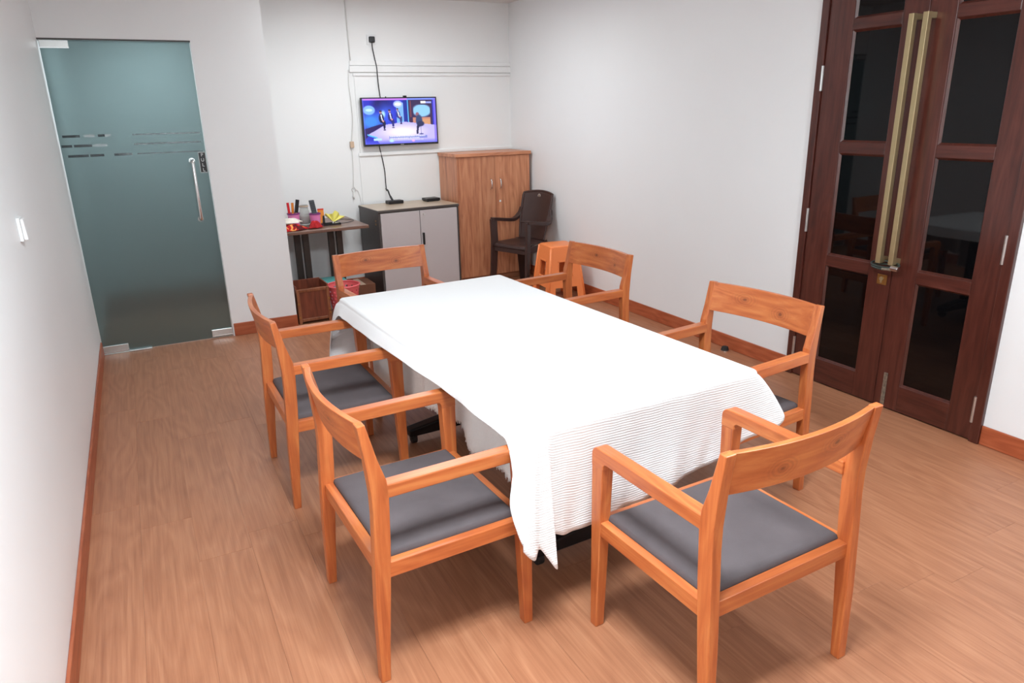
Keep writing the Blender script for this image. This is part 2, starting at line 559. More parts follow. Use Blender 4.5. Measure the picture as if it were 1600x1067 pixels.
def bez(p0, p1, p2, n=8):
    return [tuple((1 - t) ** 2 * a + 2 * t * (1 - t) * b + t * t * c for a, b, c in zip(p0, p1, p2)) for t in [i / n for i in range(n + 1)]]


def catmull(pts, n=8, closed=False):
    P = [Vector(p) for p in pts]
    out = []
    m = len(P)
    rng = range(m) if closed else range(m - 1)
    for i in rng:
        p0 = P[(i - 1) % m] if closed or i > 0 else P[i]
        p1, p2 = P[i], P[(i + 1) % m]
        p3 = P[(i + 2) % m] if closed or i + 2 < m else p2
        for k in range(n):
            t = k / n
            out.append(0.5 * ((2 * p1) + (-p0 + p2) * t + (2 * p0 - 5 * p1 + 4 * p2 - p3) * t * t + (-p0 + 3 * p1 - 3 * p2 + p3) * t ** 3))
    if not closed:
        out.append(P[-1])
    return out


# ------------------------------------------------------------------ the room
TK = 0.12
fl = MB().box(-TK, W + TK, YF - TK, 7.8, -0.10, -0.0025).build('floor', MT['floor_base'])
tag(fl, 'brown wood laminate floor of long planks', 'floor', kind='structure')
PW, PL = 0.1935, 1.215
unit = MB().box(0, 1, 0, 1, 0, 1)
# plank: thin slab with a chamfered top edge
ch_, gp = 0.0007, 0.00025
pm = MB()
pm.hexa([(gp, gp, -0.0024), (PW - gp, gp, -0.0024), (PW - gp, PL - gp, -0.0024), (gp, PL - gp, -0.0024)],
        [(gp, gp, -ch_ * 0.5), (PW - gp, gp, -ch_ * 0.5), (PW - gp, PL - gp, -ch_ * 0.5), (gp, PL - gp, -ch_ * 0.5)])
pm.add([(gp, gp, -ch_ * 0.5), (PW - gp, gp, -ch_ * 0.5), (PW - gp, PL - gp, -ch_ * 0.5), (gp, PL - gp, -ch_ * 0.5),
        (gp + ch_, gp + ch_, 0), (PW - gp - ch_, gp + ch_, 0), (PW - gp - ch_, PL - gp - ch_, 0), (gp + ch_, PL - gp - ch_, 0)],
       [(4, 5, 6, 7), (0, 1, 5, 4), (1, 2, 6, 5), (2, 3, 7, 6), (3, 0, 4, 7)])
plank0 = pm.build('plank', MT['floor'], fl)
rows = int(math.ceil(W / PW))
first = True
for r in range(rows):
    y = 0.3 - random.choice([0.0, 0.3, 0.6, 0.9]) * 1.0 - random.random() * 0.25
    x = r * PW
    sx = min(1.0, (W - x) / PW)
    while y < Y2:
        sy = min(1.0, (Y2 - y) / PL)
        if sy > 0.02:
            if first:
                o = plank0; first = False
            else:
                o = plank0.copy(); COL.objects.link(o); o.parent = fl
            o.location = (x, y, 0)
            o.scale = (sx, sy, 1)
        y += PL

tag(MB().box(-TK, W + TK, YF - TK, 7.8, H, H + 0.1).build('ceiling', MT['ceil']), 'off white flat ceiling', 'ceiling', kind='structure')
tag(MB().box(-TK, 0, YF - TK, 7.8, 0, H).build('wall_left', MT['wall']), 'plain white wall along the left side', 'wall', kind='structure')
m = MB().box(W, W + TK, YF - TK, YA, 0, H).box(W, W + TK, YB, 7.8, 0, H).box(W, W + TK, YA, YB, ZDD, H)
tag(m.build('wall_right', MT['wall']), 'plain white wall holding the dark double doors', 'wall', kind='structure')
tag(MB().box(X1 - 0.1, W + TK, Y2, Y2 + TK, 0, H).build('wall_back', MT['wall_back']), 'white wall behind the television and cabinets', 'wall', kind='structure')
m = MB().box(XD, X1, Y1, Y1 + 0.11, 0, H).box(0, XD, Y1, Y1 + 0.11, ZD, H).box(X1 - 0.1, X1, Y1 + 0.11, Y2, 0, H)
tag(m.build('wall_partition', MT['wall']), 'white partition wall around the glass door', 'wall', kind='structure')
wx0, wx1, wz0, wz1 = ADDED_WIN
m = MB().box(-TK, wx0, YF - TK, YF, 0, H).box(wx1, W + TK, YF - TK, YF, 0, H).box(wx0, wx1, YF - TK, YF, 0, wz0).box(wx0, wx1, YF - TK, YF, wz1, H)
wn = thing('window_1', 'white framed window behind the camera', 'window', ((wx0 + wx1) / 2, YF, wz0), kind='structure')  # unseen window, assumed and added to carry the frontal fill
ww_, wh_ = (wx1 - wx0) / 2, wz1 - wz0
MB().box(-ww_, ww_, -0.08, -0.02, 0, 0.05).build('frame_bar', MT['whiteplastic'], wn)
MB().box(-ww_, ww_, -0.08, -0.02, wh_ - 0.05, wh_).build('frame_bar', MT['whiteplastic'], wn)
for xx in (-ww_, -0.025, ww_ - 0.05):
    MB().box(xx, xx + 0.05, -0.08, -0.02, 0.05, wh_ - 0.05).build('frame_bar', MT['whiteplastic'], wn)
for xx in (-ww_ + 0.05, 0.025):
    MB().box(xx, xx + ww_ - 0.075, -0.055, -0.049, 0.05, wh_ - 0.05).build('pane', MT['jar'], wn)
tag(m.build('wall_front', MT['wall']), 'white wall behind the camera', 'wall', kind='structure')
tag(MB().box(-TK, X1, 7.6, 7.72, 0, H).build('wall_corridor', MT['wall']), 'pale corridor wall seen dimly through the frosted glass', 'wall', kind='structure')

# skirting boards
def skirting(name, label, x0, x1, y0, y1, mat):
    o = MB().box(x0, x1, y0, y1, 0.0005, ZB).build(name, mat, bevel=0.004)
    return tag(o, label, 'baseboard', kind='structure')


BT = 0.012
skirting('baseboard_left', 'reddish wooden baseboard along the left wall', 0, BT, YF, Y1 - 0.005, MT['base_y'])
skirting('baseboard_right', 'reddish wooden baseboard on the right wall beyond the double doors', W - BT, W, YB, Y2, MT['base_y'])
skirting('baseboard_right_near', 'reddish wooden baseboard on the right wall nearer the camera', W - BT, W, YF, YA, MT['base_y'])
skirting('baseboard_partition', 'short reddish baseboard beside the glass door', XD + 0.008, X1 + 0.002, Y1 - BT, Y1, MT['base_x'])
skirting('baseboard_back', 'reddish wooden baseboard behind the cabinets', X1, W - BT, Y2 - BT, Y2, MT['base_x'])

# unseen panels added around the bounced-flash and fill lights set above
for i, (lx, ly, ls, lw) in enumerate(ADDED_LIGHTS):
    t = thing('ceiling_lamp', ['square ceiling panel lamp nearest the left wall', 'square ceiling panel lamp near the double doors', 'square ceiling panel lamp above the far end of the room'][i], 'lamp', (lx, ly, H), 0, 'ceiling panel lamps')
    h = ls / 2
    fr = MB().box(-h, h, -h, -h + 0.02, -0.03, 0).box(-h, h, h - 0.02, h, -0.03, 0).box(-h, -h + 0.02, -h, h, -0.03, 0).box(h - 0.02, h, -h, h, -0.03, 0)
    fr.build('frame', MT['whiteplastic'], t)
    MB().box(-h + 0.02, h - 0.02, -h + 0.02, h - 0.02, -0.02, -0.012).build('diffuser', MT['diffuser'], t)
t = thing('ceiling_lamp', 'small square lamp in the corridor behind the glass door', 'lamp', (0.75, 6.8, H))
MB().box(-0.22, 0.22, -0.22, 0.22, -0.15, 0).build('housing', MT['whiteplastic'], t, bevel=0.01)

# ------------------------------------------------------------------ frosted glass door
gy0, gy1 = Y1 + 0.012, Y1 + 0.024
gd = thing('door_1', 'frosted grey-green glass door with steel patch fittings', 'door', (0, 0, 0), kind='structure')
pane = MB().box(0.008, XD - 0.006, gy0, gy1, 0.006, ZD - 0.010).build('pane', MT['frost'], gd, bevel=0.001)
# patch fittings: top hinge, bottom hinge, bottom lock
def patch(x0, x1, z0, z1, label):
    o = MB().box(x0, x1, gy0 - 0.010, gy1 + 0.010, z0, z1).build('patch_fitting', MT['steel'], gd, bevel=0.002)
    MB().box(x0, x1, gy0 - 0.0115, gy0 - 0.010, z0, z0 + 0.006).build('cover_edge', MT['chrome'], o)
    return o


patch(0.010, 0.168, ZD - 0.060, ZD - 0.012, '')
patch(0.010, 0.172, 0.008, 0.060, '')
patch(0.738, XD - 0.006, 0.016, 0.068, '')
MB().box(0.172, 0.322, gy0 - 0.03, gy1 + 0.02, 0.0005, 0.012).build('floor_spring', MT['steel'], gd, bevel=0.002)
MB().box(0.004, 0.172, gy0 - 0.022, gy1 + 0.02, 0.0005, 0.006).build('floor_spring', MT['steel'], gd, bevel=0.001)
# long tubular handle
hx = 0.785
hd = MB().tube([(hx, gy0, 1.315)] + [(hx, gy0 - 0.035, 1.315)] + bez((hx, gy0 - 0.035, 1.315), (hx, gy0 - 0.055, 1.315), (hx, gy0 - 0.055, 1.30), 4)[1:]
               + [(hx, gy0 - 0.055, 0.92)] + bez((hx, gy0 - 0.055, 0.92), (hx, gy0 - 0.055, 0.905), (hx, gy0 - 0.035, 0.905), 4)[1:] + [(hx, gy0, 0.905)], 0.0125, 12)
hd.build('handle', MT['chrome'], gd, smooth=True)
for z in (1.315, 0.905):
    MB().tube([(hx, gy0 - 0.006, z), (hx, gy0, z)], 0.02, 16).build('handle_base', MT['steel'], gd)
sign = MB().box(0.832, 0.880, gy0 - 0.0015, gy0, 1.229, 1.370).build('pull_sign', MT['blackplastic'], gd)
sign['label'] = 'small black sign reading PULL downwards'


def letter(ch, x, y, z, size, parent, mat, rot=(math.pi / 2, 0, 0), ext=0.0006):
    cu = bpy.data.curves.new('letter', 'FONT')
    cu.body = ch
    cu.size = size
    cu.align_x = 'CENTER'
    cu.align_y = 'CENTER'
    cu.extrude = ext
    tmp = bpy.data.objects.new('letter_tmp', cu)
    COL.objects.link(tmp)
    dg = bpy.context.evaluated_depsgraph_get()
    me = bpy.data.meshes.new_from_object(tmp.evaluated_get(dg))
    bpy.data.objects.remove(tmp, do_unlink=True)
    me.materials.clear(); me.materials.append(mat)
    o = bpy.data.objects.new('letter', me)
    COL.objects.link(o)
    o.location = (x, y, z)
    o.rotation_euler = rot
    o.parent = parent
    return o


for i, c in enumerate('PULL'):
    letter(c, 0.856, gy0 - 0.002, 1.350 - i * 0.034, 0.032, sign, MT['whiteplastic'])
sb = MB().box(0.832, 0.880, gy0 - 0.0018, gy0 - 0.0012, 1.229, 1.232).box(0.832, 0.880, gy0 - 0.0018, gy0 - 0.0012, 1.367, 1.370).box(0.832, 0.8345, gy0 - 0.0018, gy0 - 0.0012, 1.229, 1.37).box(0.8775, 0.880, gy0 - 0.0018, gy0 - 0.0012, 1.229, 1.37)
sb.build('border', MT['whiteplastic'], sign)
# clear stripes left in the frosting
strs = [(1.504, [(0.03, 0.13, 0), (0.155, 0.215, 1), (0.235, 0.275, 0), (0.275, 0.31, 1)], 0.44, 0.866, 0.010),
        (1.442, [(0.014, 0.075, 0), (0.085, 0.19, 0), (0.20, 0.28, 1)], 0.44, 0.866, 0.012),
        (1.378, [(0.04, 0.16, 0), (0.168, 0.25, 0), (0.31, 0.42, 0)], 0.45, 0.866, 0.008)]
for z, dashes, a, b, hgt in strs:
    for (x0, x1, light) in dashes:
        MB().box(x0, x1, gy0 - 0.0006, gy0, z - 0.008, z + 0.008).build('clear_stripe', MT['lightstripe' if light else 'clearstripe'], pane)
    MB().box(a, b, gy0 - 0.0006, gy0, z - hgt / 2, z + hgt / 2).build('clear_stripe', MT['clearstripe'], pane)
# dark gap strip above the glass
tag(MB().box(0.0, XD, Y1 + 0.004, Y1 + 0.10, ZD - 0.009, ZD - 0.0005).build('trim_1', MT['greydark']), 'thin dark head strip above the glass door', 'trim', kind='structure')

# ------------------------------------------------------------------ dark wooden double doors
dd = thing('door_2', 'dark mahogany double doors with black glass panes', 'door', (0, 0, 0), kind='structure')
xf = W - 0.022     # frame face
xl = W - 0.012     # leaf face
fr = MB()
MB().box(xf, W + 0.08, YA, 1.7155, 0.0005, ZDD).build('frame_jamb', MT['door_z'], dd, bevel=0.003)
MB().box(xf, W + 0.08, 2.8195, YB, 0.0005, ZDD).build('frame_jamb', MT['door_z'], dd, bevel=0.003)
MB().box(xf, W + 0.08, 1.7155, 2.8195, ZDD - 0.05, ZDD).build('frame_head', MT['door_y'], dd, bevel=0.003)
ZT = ZDD - 0.053
pz = [(0.150, 0.714), (0.777, 1.341), (1.401, 1.963), (2.020, 2.30)]


def leaf(y0, y1, p0, p1, lab):
    lf = bpy.data.objects.new('door_leaf', None)
    COL.objects.link(lf); lf.parent = dd
    x0, x1 = xl, xl + 0.04
    MB().box(x0, x1, y0, p0, 0.008, ZT).build('stile', MT['door_z'], lf, bevel=0.003)
    MB().box(x0, x1, p1, y1, 0.008, ZT).build('stile', MT['door_z'], lf, bevel=0.003)
    zs = [0.008] + [z for q in pz for z in q] + [ZT]
    for k in range(0, len(zs), 2):
        MB().box(x0 + 0.0005, x1, p0, p1, zs[k], zs[k + 1]).build('rail', MT['door_y'], lf, bevel=0.003)
    for (za, zb) in pz:
        MB().box(x0 + 0.018, x0 + 0.024, p0 - 0.002, p1 + 0.002, za - 0.002, zb + 0.002).build('glass_pane', MT['black_glass'], lf)
        # sloping bead round the pane
        bd = MB()
        d, q = 0.018, 0.010
        o_ = [(p0, za), (p1, za), (p1, zb), (p0, zb)]
        i_ = [(p0 + q, za + q), (p1 - q, za + q), (p1 - q, zb - q), (p0 + q, zb - q)]
        vs_ = [(x0 + 0.006, a, b) for a, b in o_] + [(x0 + d, a, b) for a, b in i_] + [(x0 + d, a, b) for a, b in o_]
        bd.add(vs_, [(i, (i + 1) % 4, (i + 1) % 4 + 4, i + 4) for i in range(4)])
        bd.build('glazing_bead', MT['door_z'], lf, fixn=True)
    return lf


lfar = leaf(2.2515, 2.817, 2.386, 2.664, '')
lnear = leaf(1.718, 2.2485, 1.839, 2.115, '')
for (y, z0, z1) in [(2.8195, 1.669, 1.799), (2.8195, 0.891, 1.025), (2.8195, 0.120, 0.245), (1.7165, 0.886, 1.019), (1.7165, 0.101, 0.235), (1.7165, 1.669, 1.799)]:
    hg = MB().tube([(xl - 0.007, y, z0), (xl - 0.007, y, z1)], 0.008, 10)
    hg.box(xl - 0.002, xl + 0.001, y - 0.022, y + 0.022, z0 + 0.002, z1 - 0.002)
    hg = MB().tube([(xl - 0.007, y, z0), (xl - 0.007, y, z1)], 0.008, 10).build('hinge', MT['steel'], dd, smooth=False)
bp_ = MB().box(xl - 0.006, xl, 2.184, 2.206, 0.020, 0.205).box(xl - 0.012, xl, 2.19, 2.20, 0.05, 0.11).build('floor_bolt', MT['worn_steel'], lnear, bevel=0.002)
pl = MB().box(xl - 0.005, xl, 2.270, 2.326, 0.676, 0.730).build('lock_plate', MT['brass'], lfar, bevel=0.002)
MB().tube([(xl - 0.012, 2.298, 0.708), (xl - 0.005, 2.298, 0.708)], 0.011, 14).box(xl - 0.010, xl - 0.005, 2.293, 2.303, 0.686, 0.705).build('lock_cylinder', MT['gold'], pl)


def bar_handle(y, par):
    hb = bpy.data.objects.new('bar_handle', None)
    COL.objects.link(hb); hb.parent = par
    MB().box(W - 0.078, W - 0.050, y - 0.0135, y + 0.0135, 0.800, 2.000).build('bar', MT['gold'], hb, bevel=0.002)
    MB().box(W - 0.052, xl, y - 0.0125, y + 0.0125, 1.972, 1.999).build('standoff', MT['gold'], hb, bevel=0.0015)
    MB().box(W - 0.052, xl, y - 0.0125, y + 0.0125, 0.802, 0.830).build('standoff', MT['gold'], hb, bevel=0.0015)


bar_handle(2.295, lfar)
bar_handle(2.222, lnear)
# cable lock looped round both handles
ck = thing('cable_lock', 'dark green cable lock looped round the two long door handles', 'lock', (W - 0.064, 2.258, 0.800))
ring = []
for k in range(25):
    a = 2 * math.pi * k / 24
    ring.append((0.034 * math.cos(a), 0.075 * math.sin(a), -0.002 + 0.010 * math.cos(a)))
MB().tube(ring, 0.006, 8).build('cable', MT['green_cable'], ck, smooth=True)
ring = [(0.036 * math.cos(2 * math.pi * k / 24), 0.070 * math.sin(2 * math.pi * k / 24), -0.015 + 0.006 * math.cos(2 * math.pi * k / 24)) for k in range(25)]
MB().tube(ring, 0.006, 8).build('cable', MT['green_cable'], ck, smooth=True)
MB().tube([(-0.024, -0.052, -0.010), (-0.022, -0.092, -0.012)], 0.014, 14).build('lock_barrel', MT['chrome'], ck, bevel=0.002)
MB().tube([(-0.034, -0.01, -0.02), (-0.028, -0.055, -0.018)], 0.008, 10).build('lock_sleeve', MT['worn_steel'], ck)

# ------------------------------------------------------------------ wooden armchairs
CW, CD = 0.5786, 0.5048
HW = CW / 2


def arc(cx, cy, r, a0, a1, n=5):
    return [(cx + r * math.cos(math.radians(a0 + (a1 - a0) * i / n)), cy + r * math.sin(math.radians(a0 + (a1 - a0) * i / n))) for i in range(n + 1)]


def make_chair():
    t = thing('armchair', 'x', 'chair', group='wooden armchairs around the table')
    rear = [(-0.024, 0.0), (-0.019, 0.25), (-0.011, 0.42), (-0.004, 0.55), (-0.004, 0.62), (-0.013, 0.73), (-0.027, 0.83)]
    front = [(-0.004, 0.832), (0.022, 0.722), (0.042, 0.658), (0.047, 0.62), (0.040, 0.46), (0.028, 0.30), (0.013, 0.12), (0.005, 0.0)]
    for s in (-1, 1):
        # rear leg and back post in one bent piece
        pr = rear + front
        MB().prism(pr, 'x', s * (HW - 0.034), s * HW).build('rear_leg', MT['chair_z'], t, bevel=0.003)
        # front leg, tapering
        a0, a1 = HW - 0.043, HW
        xs = lambda a: s * a
        b = [(xs(a0 + 0.010), 0.468, 0), (xs(a1), 0.468, 0), (xs(a1), 0.499, 0), (xs(a0 + 0.010), 0.499, 0)]
        u = [(xs(a0 + .0004), 0.4474, 0.612), (xs(a1 - .0004), 0.4474, 0.612), (xs(a1 - .0004), 0.5026, 0.612), (xs(a0 + .0004), 0.5026, 0.612)]
        MB().hexa(b, u).build('front_leg', MT['chair_z'], t, bevel=0.003)
        # arm with rounded nose and inner fillet
        pr = [(0.040, 0.641)] + arc(0.476, 0.614, 0.027, 90, 0) + [(0.503, 0.576), (0.447, 0.576)] + arc(0.431, 0.584, 0.016, 0, 90) + [(0.040, 0.600)]
        MB().prism(pr, 'x', s * (HW - 0.043), s * HW).build('armrest', MT['chair_y'], t, bevel=0.003)
        MB().prism([(0.02, 0.347), (0.46, 0.347), (0.46, 0.395), (0.02, 0.395)], 'x', s * (HW - 0.032), s * (HW - 0.003)).build('side_rail', MT['chair_y'], t, bevel=0.002)
    MB().box(-HW + 0.035, HW - 0.035, 0.462, 0.492, 0.347, 0.395).build('front_rail', MT['chair_x'], t, bevel=0.002)
    MB().box(-HW + 0.028, HW - 0.028, 0.000, 0.030, 0.347, 0.395).build('rear_rail', MT['chair_x'], t, bevel=0.002)
    # seat cushion
    n = 20
    rows_ = []
    x0, x1, y0, y1 = -HW + 0.033, HW - 0.033, 0.031, 0.461

    def hgt(u, v):
        e = min(u, 1 - u, 1e9) * (x1 - x0)
        f = min(v, 1 - v) * (y1 - y0)
        g = min(e, f)
        r = 0.022
        z = 0.398 + (0.018 * math.sqrt(max(0, 1 - (1 - min(g, r) / r) ** 2)))
        return z + 0.010 * (1 - (2 * u - 1) ** 4) * (1 - (2 * v - 1) ** 4)
    pp = [0, 0.006, 0.014, 0.028, 0.05]
    us = pp + [0.1 + 0.8 * k / 12 for k in range(13)] + [1 - q for q in pp[::-1]]
    for v in us:
        rows_.append([(x0 + (x1 - x0) * u, y0 + (y1 - y0) * v, hgt(u, v)) for u in us])
    mb = MB().grid(rows_)
    nn = len(us)
    ring_ = [(0, j) for j in range(nn)] + [(i, nn - 1) for i in range(1, nn)] + [(nn - 1, j) for j in range(nn - 2, -1, -1)] + [(i, 0) for i in range(nn - 2, 0, -1)]
    base = len(mb.v)
    for (i, j) in ring_:
        p = rows_[i][j]
        mb.v.append((p[0], p[1], 0.375))
    m_ = len(ring_)
    for k in range(m_):
        a = ring_[k][0] * nn + ring_[k][1]; b = ring_[(k + 1) % m_][0] * nn + ring_[(k + 1) % m_][1]
        mb.f.append((a, b, base + (k + 1) % m_, base + k))
    mb.f.append(tuple(base + k for k in range(m_)))
    mb.build('seat', MT['fabric'], t, smooth=True)
    # curved back slat, flush with the posts at its ends, bowed rearwards between them
    ns = 18
    th = 0.019
    vsl = []
    xe = HW - 0.033
    for k in range(ns + 1):
        x = -xe + 2 * xe * k / ns
        q = 1 - (x / xe) ** 2
        bow = -0.034 * q
        for (y, z) in [(0.026 - 0.002, 0.703), (-0.0035, 0.829), (-0.0035 - th, 0.829), (0.026 - 0.002 - th, 0.703)]:
            vsl.append((x, y + bow, z))
    fs_ = []
    for k in range(ns):
        for j in range(4):
            fs_.append((k * 4 + j, k * 4 + (j + 1) % 4, (k + 1) * 4 + (j + 1) % 4, (k + 1) * 4 + j))
    fs_ += [(0, 1, 2, 3), (ns * 4 + 3, ns * 4 + 2, ns * 4 + 1, ns * 4)]
    sl = MB().add(vsl, fs_).build('backrest', MT['chair_slat'], t, bevel=0.002)
    # dark glides under the legs
    for s in (-1, 1):
        MB().box(s * HW - s * 0.031 if s > 0 else -HW + 0.003, s * HW - s * 0.003 if s > 0 else -HW + 0.031, 0.471, 0.496, -0.0, 0.002).build('glide', MT['rubber'], t)
    return t


def copy_tree(o, parent=None):
    c = o.copy()
    COL.objects.link(c)
    c.parent = parent
    for ch in o.children:
        copy_tree(ch, c)
    return c


chair0 = make_chair()
CH = [(1.802, 1.0367, 0.0326, 'wooden armchair at the near end of the table with its back to the camera'),
      (0.8239, 1.8898, -1.5291, 'wooden armchair on the left side of the table, the nearer of the two there'),
      (0.8059, 3.0147, -1.5618, 'wooden armchair on the left side of the table, the one nearer the glass door'),
      (2.7236, 2.0689, 1.6814, 'wooden armchair on the right side of the table in front of the double doors'),
      (2.7346, 3.336, 1.6372, 'wooden armchair on the right side of the table beside the orange stool'),
      (1.6327, 4.0000, 3.2169, 'wooden armchair at the far end of the table facing the camera')]
for i, (x, y, a, lab) in enumerate(CH):
    o = chair0 if i == 0 else copy_tree(chair0)
    o.location = (x, y, 0.0)
    o.rotation_euler = (0, 0, a)
    o['label'] = lab

# ------------------------------------------------------------------ table and cloths
TC, TA, TW2, TL2, ZT_ = (1.724, 2.4953), 0.0426, 0.467, 0.9345, 0.725


def tw(x, y, z):
    return (TC[0] + x * math.cos(TA) - y * math.sin(TA), TC[1] + x * math.sin(TA) + y * math.cos(TA), z)


tb = thing('table', 'long rectangular table on black wheeled legs under a white cloth', 'table', (TC[0], TC[1], 0), TA)
MB().box(-TW2 + 0.012, TW2 - 0.012, -TL2 + 0.012, TL2 - 0.012, 0.695, 0.7225).build('tabletop', MT['deskwood'], tb, bevel=0.003)
for sy, yy in ((-1, -0.60), (1, 0.60)):
    lg = bpy.data.objects.new('leg_frame', None)
    COL.objects.link(lg); lg.parent = tb
    MB().box(-0.035, 0.035, yy - 0.02, yy + 0.02, 0.08, 0.67).build('column', MT['blackmetal'], lg, bevel=0.004)
    # foot: long tapering bar with raised middle
    pr = [(-0.275, 0.045), (0.275, 0.045), (0.275, 0.085), (0.06, 0.115), (-0.06, 0.115), (-0.275, 0.085)]
    MB().prism(pr, 'y', yy - 0.032, yy + 0.032).build('foot', MT['blackmetal'], lg, bevel=0.008, seg=3)
    MB().box(-0.25, 0.25, yy - 0.03, yy + 0.03, 0.665, 0.695).build('bracket', MT['blackmetal'], lg, bevel=0.004)
    for sx in (-1, 1):
        MB().tube([(sx * 0.245 - 0.014, yy, 0.026), (sx * 0.245 + 0.014, yy, 0.026)], 0.026, 16).build('castor', MT['rubber'], lg, bevel=0.004)
        MB().box(sx * 0.245 - 0.018, sx * 0.245 + 0.018, yy - 0.012, yy + 0.012, 0.030, 0.060).build('castor_fork', MT['blackmetal'], lg, bevel=0.003)
MB().box(-0.018, 0.018, -0.60, 0.60, 0.36, 0.40).build('stretcher', MT['blackmetal'], tb, bevel=0.004)
MB().box(-0.008, 0.008, -0.56, 0.56, 0.40, 0.66).build('modesty_panel', MT['blackmetal'], tb, bevel=0.002)

# top cloth: hem given point by point (world), keyed to places on the table's edge
# edge parameter: corner NL=0, NR=1, FR=2, FL=3, back to NL=4
hem = [(-0.34, (1.262, 2.12, 0.660)), (-0.20, (1.268, 1.90, 0.656)), (-0.10, (1.276, 1.71, 0.654)), (-0.06, (1.268, 1.64, 0.646)), (-0.042, (1.240, 1.562, 0.585)), (-0.026, (1.210, 1.535, 0.510)),
       (-0.012, (1.222, 1.522, 0.427)), (0.0, (1.250, 1.515, 0.362)), (0.012, (1.283, 1.510, 0.320)), (0.022, (1.306, 1.528, 0.340)), (0.036, (1.336, 1.524, 0.296)),
       (0.050, (1.365, 1.514, 0.254)), (0.058, (1.366, 1.532, 0.320)), (0.068, (1.366, 1.552, 0.355)), (0.080, (1.382, 1.564, 0.350)), (0.12, (1.42, 1.566, 0.335)), (0.19, (1.475, 1.574, 0.322)),
       (0.26, (1.535, 1.584, 0.328)), (0.45, (1.711, 1.588, 0.345)), (0.70, (1.95, 1.590, 0.388)), (0.82, (2.05, 1.592, 0.415)), (0.92, (2.20, 1.578, 0.468)), (0.975, (2.330, 1.562, 0.498)),
       (1.0, (2.372, 1.575, 0.530)), (1.03, (2.345, 1.64, 0.585)), (1.07, (2.285, 1.72, 0.645)), (1.2, (2.250, 1.95, 0.660)), (1.4, (2.235, 2.32, 0.660)), (1.6, (2.215, 2.70, 0.660)), (1.8, (2.19, 3.06, 0.655)), (1.94, (2.18, 3.32, 0.645)),
       (2.0, (2.19, 3.46, 0.52)), (2.06, (2.10, 3.462, 0.47)), (2.4, (1.77, 3.455, 0.44)), (2.7, (1.48, 3.448, 0.42)), (2.90, (1.29, 3.450, 0.37)), (2.975, (1.175, 3.470, 0.335)),
       (3.0, (1.150, 3.475, 0.34)), (3.012, (1.155, 3.435, 0.43)), (3.025, (1.165, 3.385, 0.56)), (3.045, (1.184, 3.325, 0.650)), (3.10, (1.192, 3.24, 0.656)), (3.2, (1.200, 3.06, 0.657)), (3.35, (1.215, 2.76, 0.660)), (3.5, (1.232, 2.46, 0.664)),
       ]
NPER = 520
RC = 0.022


def edge_pt(s):
    """point and outward normal on the table edge (rounded corners), local table frame"""
    s = s % 4
    k = int(s); t = s - k
    c = [(-TW2, -TL2), (TW2, -TL2), (TW2, TL2), (-TW2, TL2)]
    a, b = c[k], c[(k + 1) % 4]
    L = math.hypot(b[0] - a[0], b[1] - a[1])
    d = ((b[0] - a[0]) / L, (b[1] - a[1]) / L)
    nrm = (d[1], -d[0])
    x, y = a[0] + d[0] * L * t, a[1] + d[1] * L * t
    return x, y, nrm, min(t * L, (1 - t) * L)


ks = np.array([h[0] for h in hem]); kp = np.array([h[1] for h in hem])
ks3 = np.concatenate([ks - 4, ks, ks + 4]); kp3 = np.concatenate([kp, kp, kp])


def hem_at(s):
    s = ((s + 0.45) % 4) - 0.45
    i = int(np.searchsorted(ks3, s, side='right') - 1)
    s1, s2 = ks3[i], ks3[i + 1]
    t = (s - s1) / (s2 - s1)
    p0, p1, p2, p3 = kp3[i - 1], kp3[i], kp3[i + 1], kp3[i + 2]
    # monotone-ish hermite with finite differences
    m1 = (p2 - p0) / (ks3[i + 1] - ks3[i - 1]) * (s2 - s1)
    m2 = (p3 - p1) / (ks3[i + 2] - ks3[i]) * (s2 - s1)
    h00 = 2 * t ** 3 - 3 * t ** 2 + 1; h10 = t ** 3 - 2 * t ** 2 + t
    h01 = -2 * t ** 3 + 3 * t ** 2; h11 = t ** 3 - t ** 2
    return h00 * p1 + h10 * m1 + h01 * p2 + h11 * m2


# sample the edge densely at the corners
def perim():
    ss = []
    for k in range(4):
        L = 2 * (TW2 if k % 2 == 0 else TL2)
        n = 110 if k % 2 == 0 else 120
        for i in range(n):
            t = i / n
            tt = t - 0.10 * math.sin(2 * math.pi * t) if k % 2 == 0 else t - 0.13 * math.sin(2 * math.pi * t)
            ss.append(k + tt)
    # extra samples round the near-left cascade
    ss += list(np.linspace(-0.16, 0.16, 70) % 4)
    ss += list(np.linspace(2.9, 3.08, 40))
    return sorted(set(round(s, 5) for s in ss))


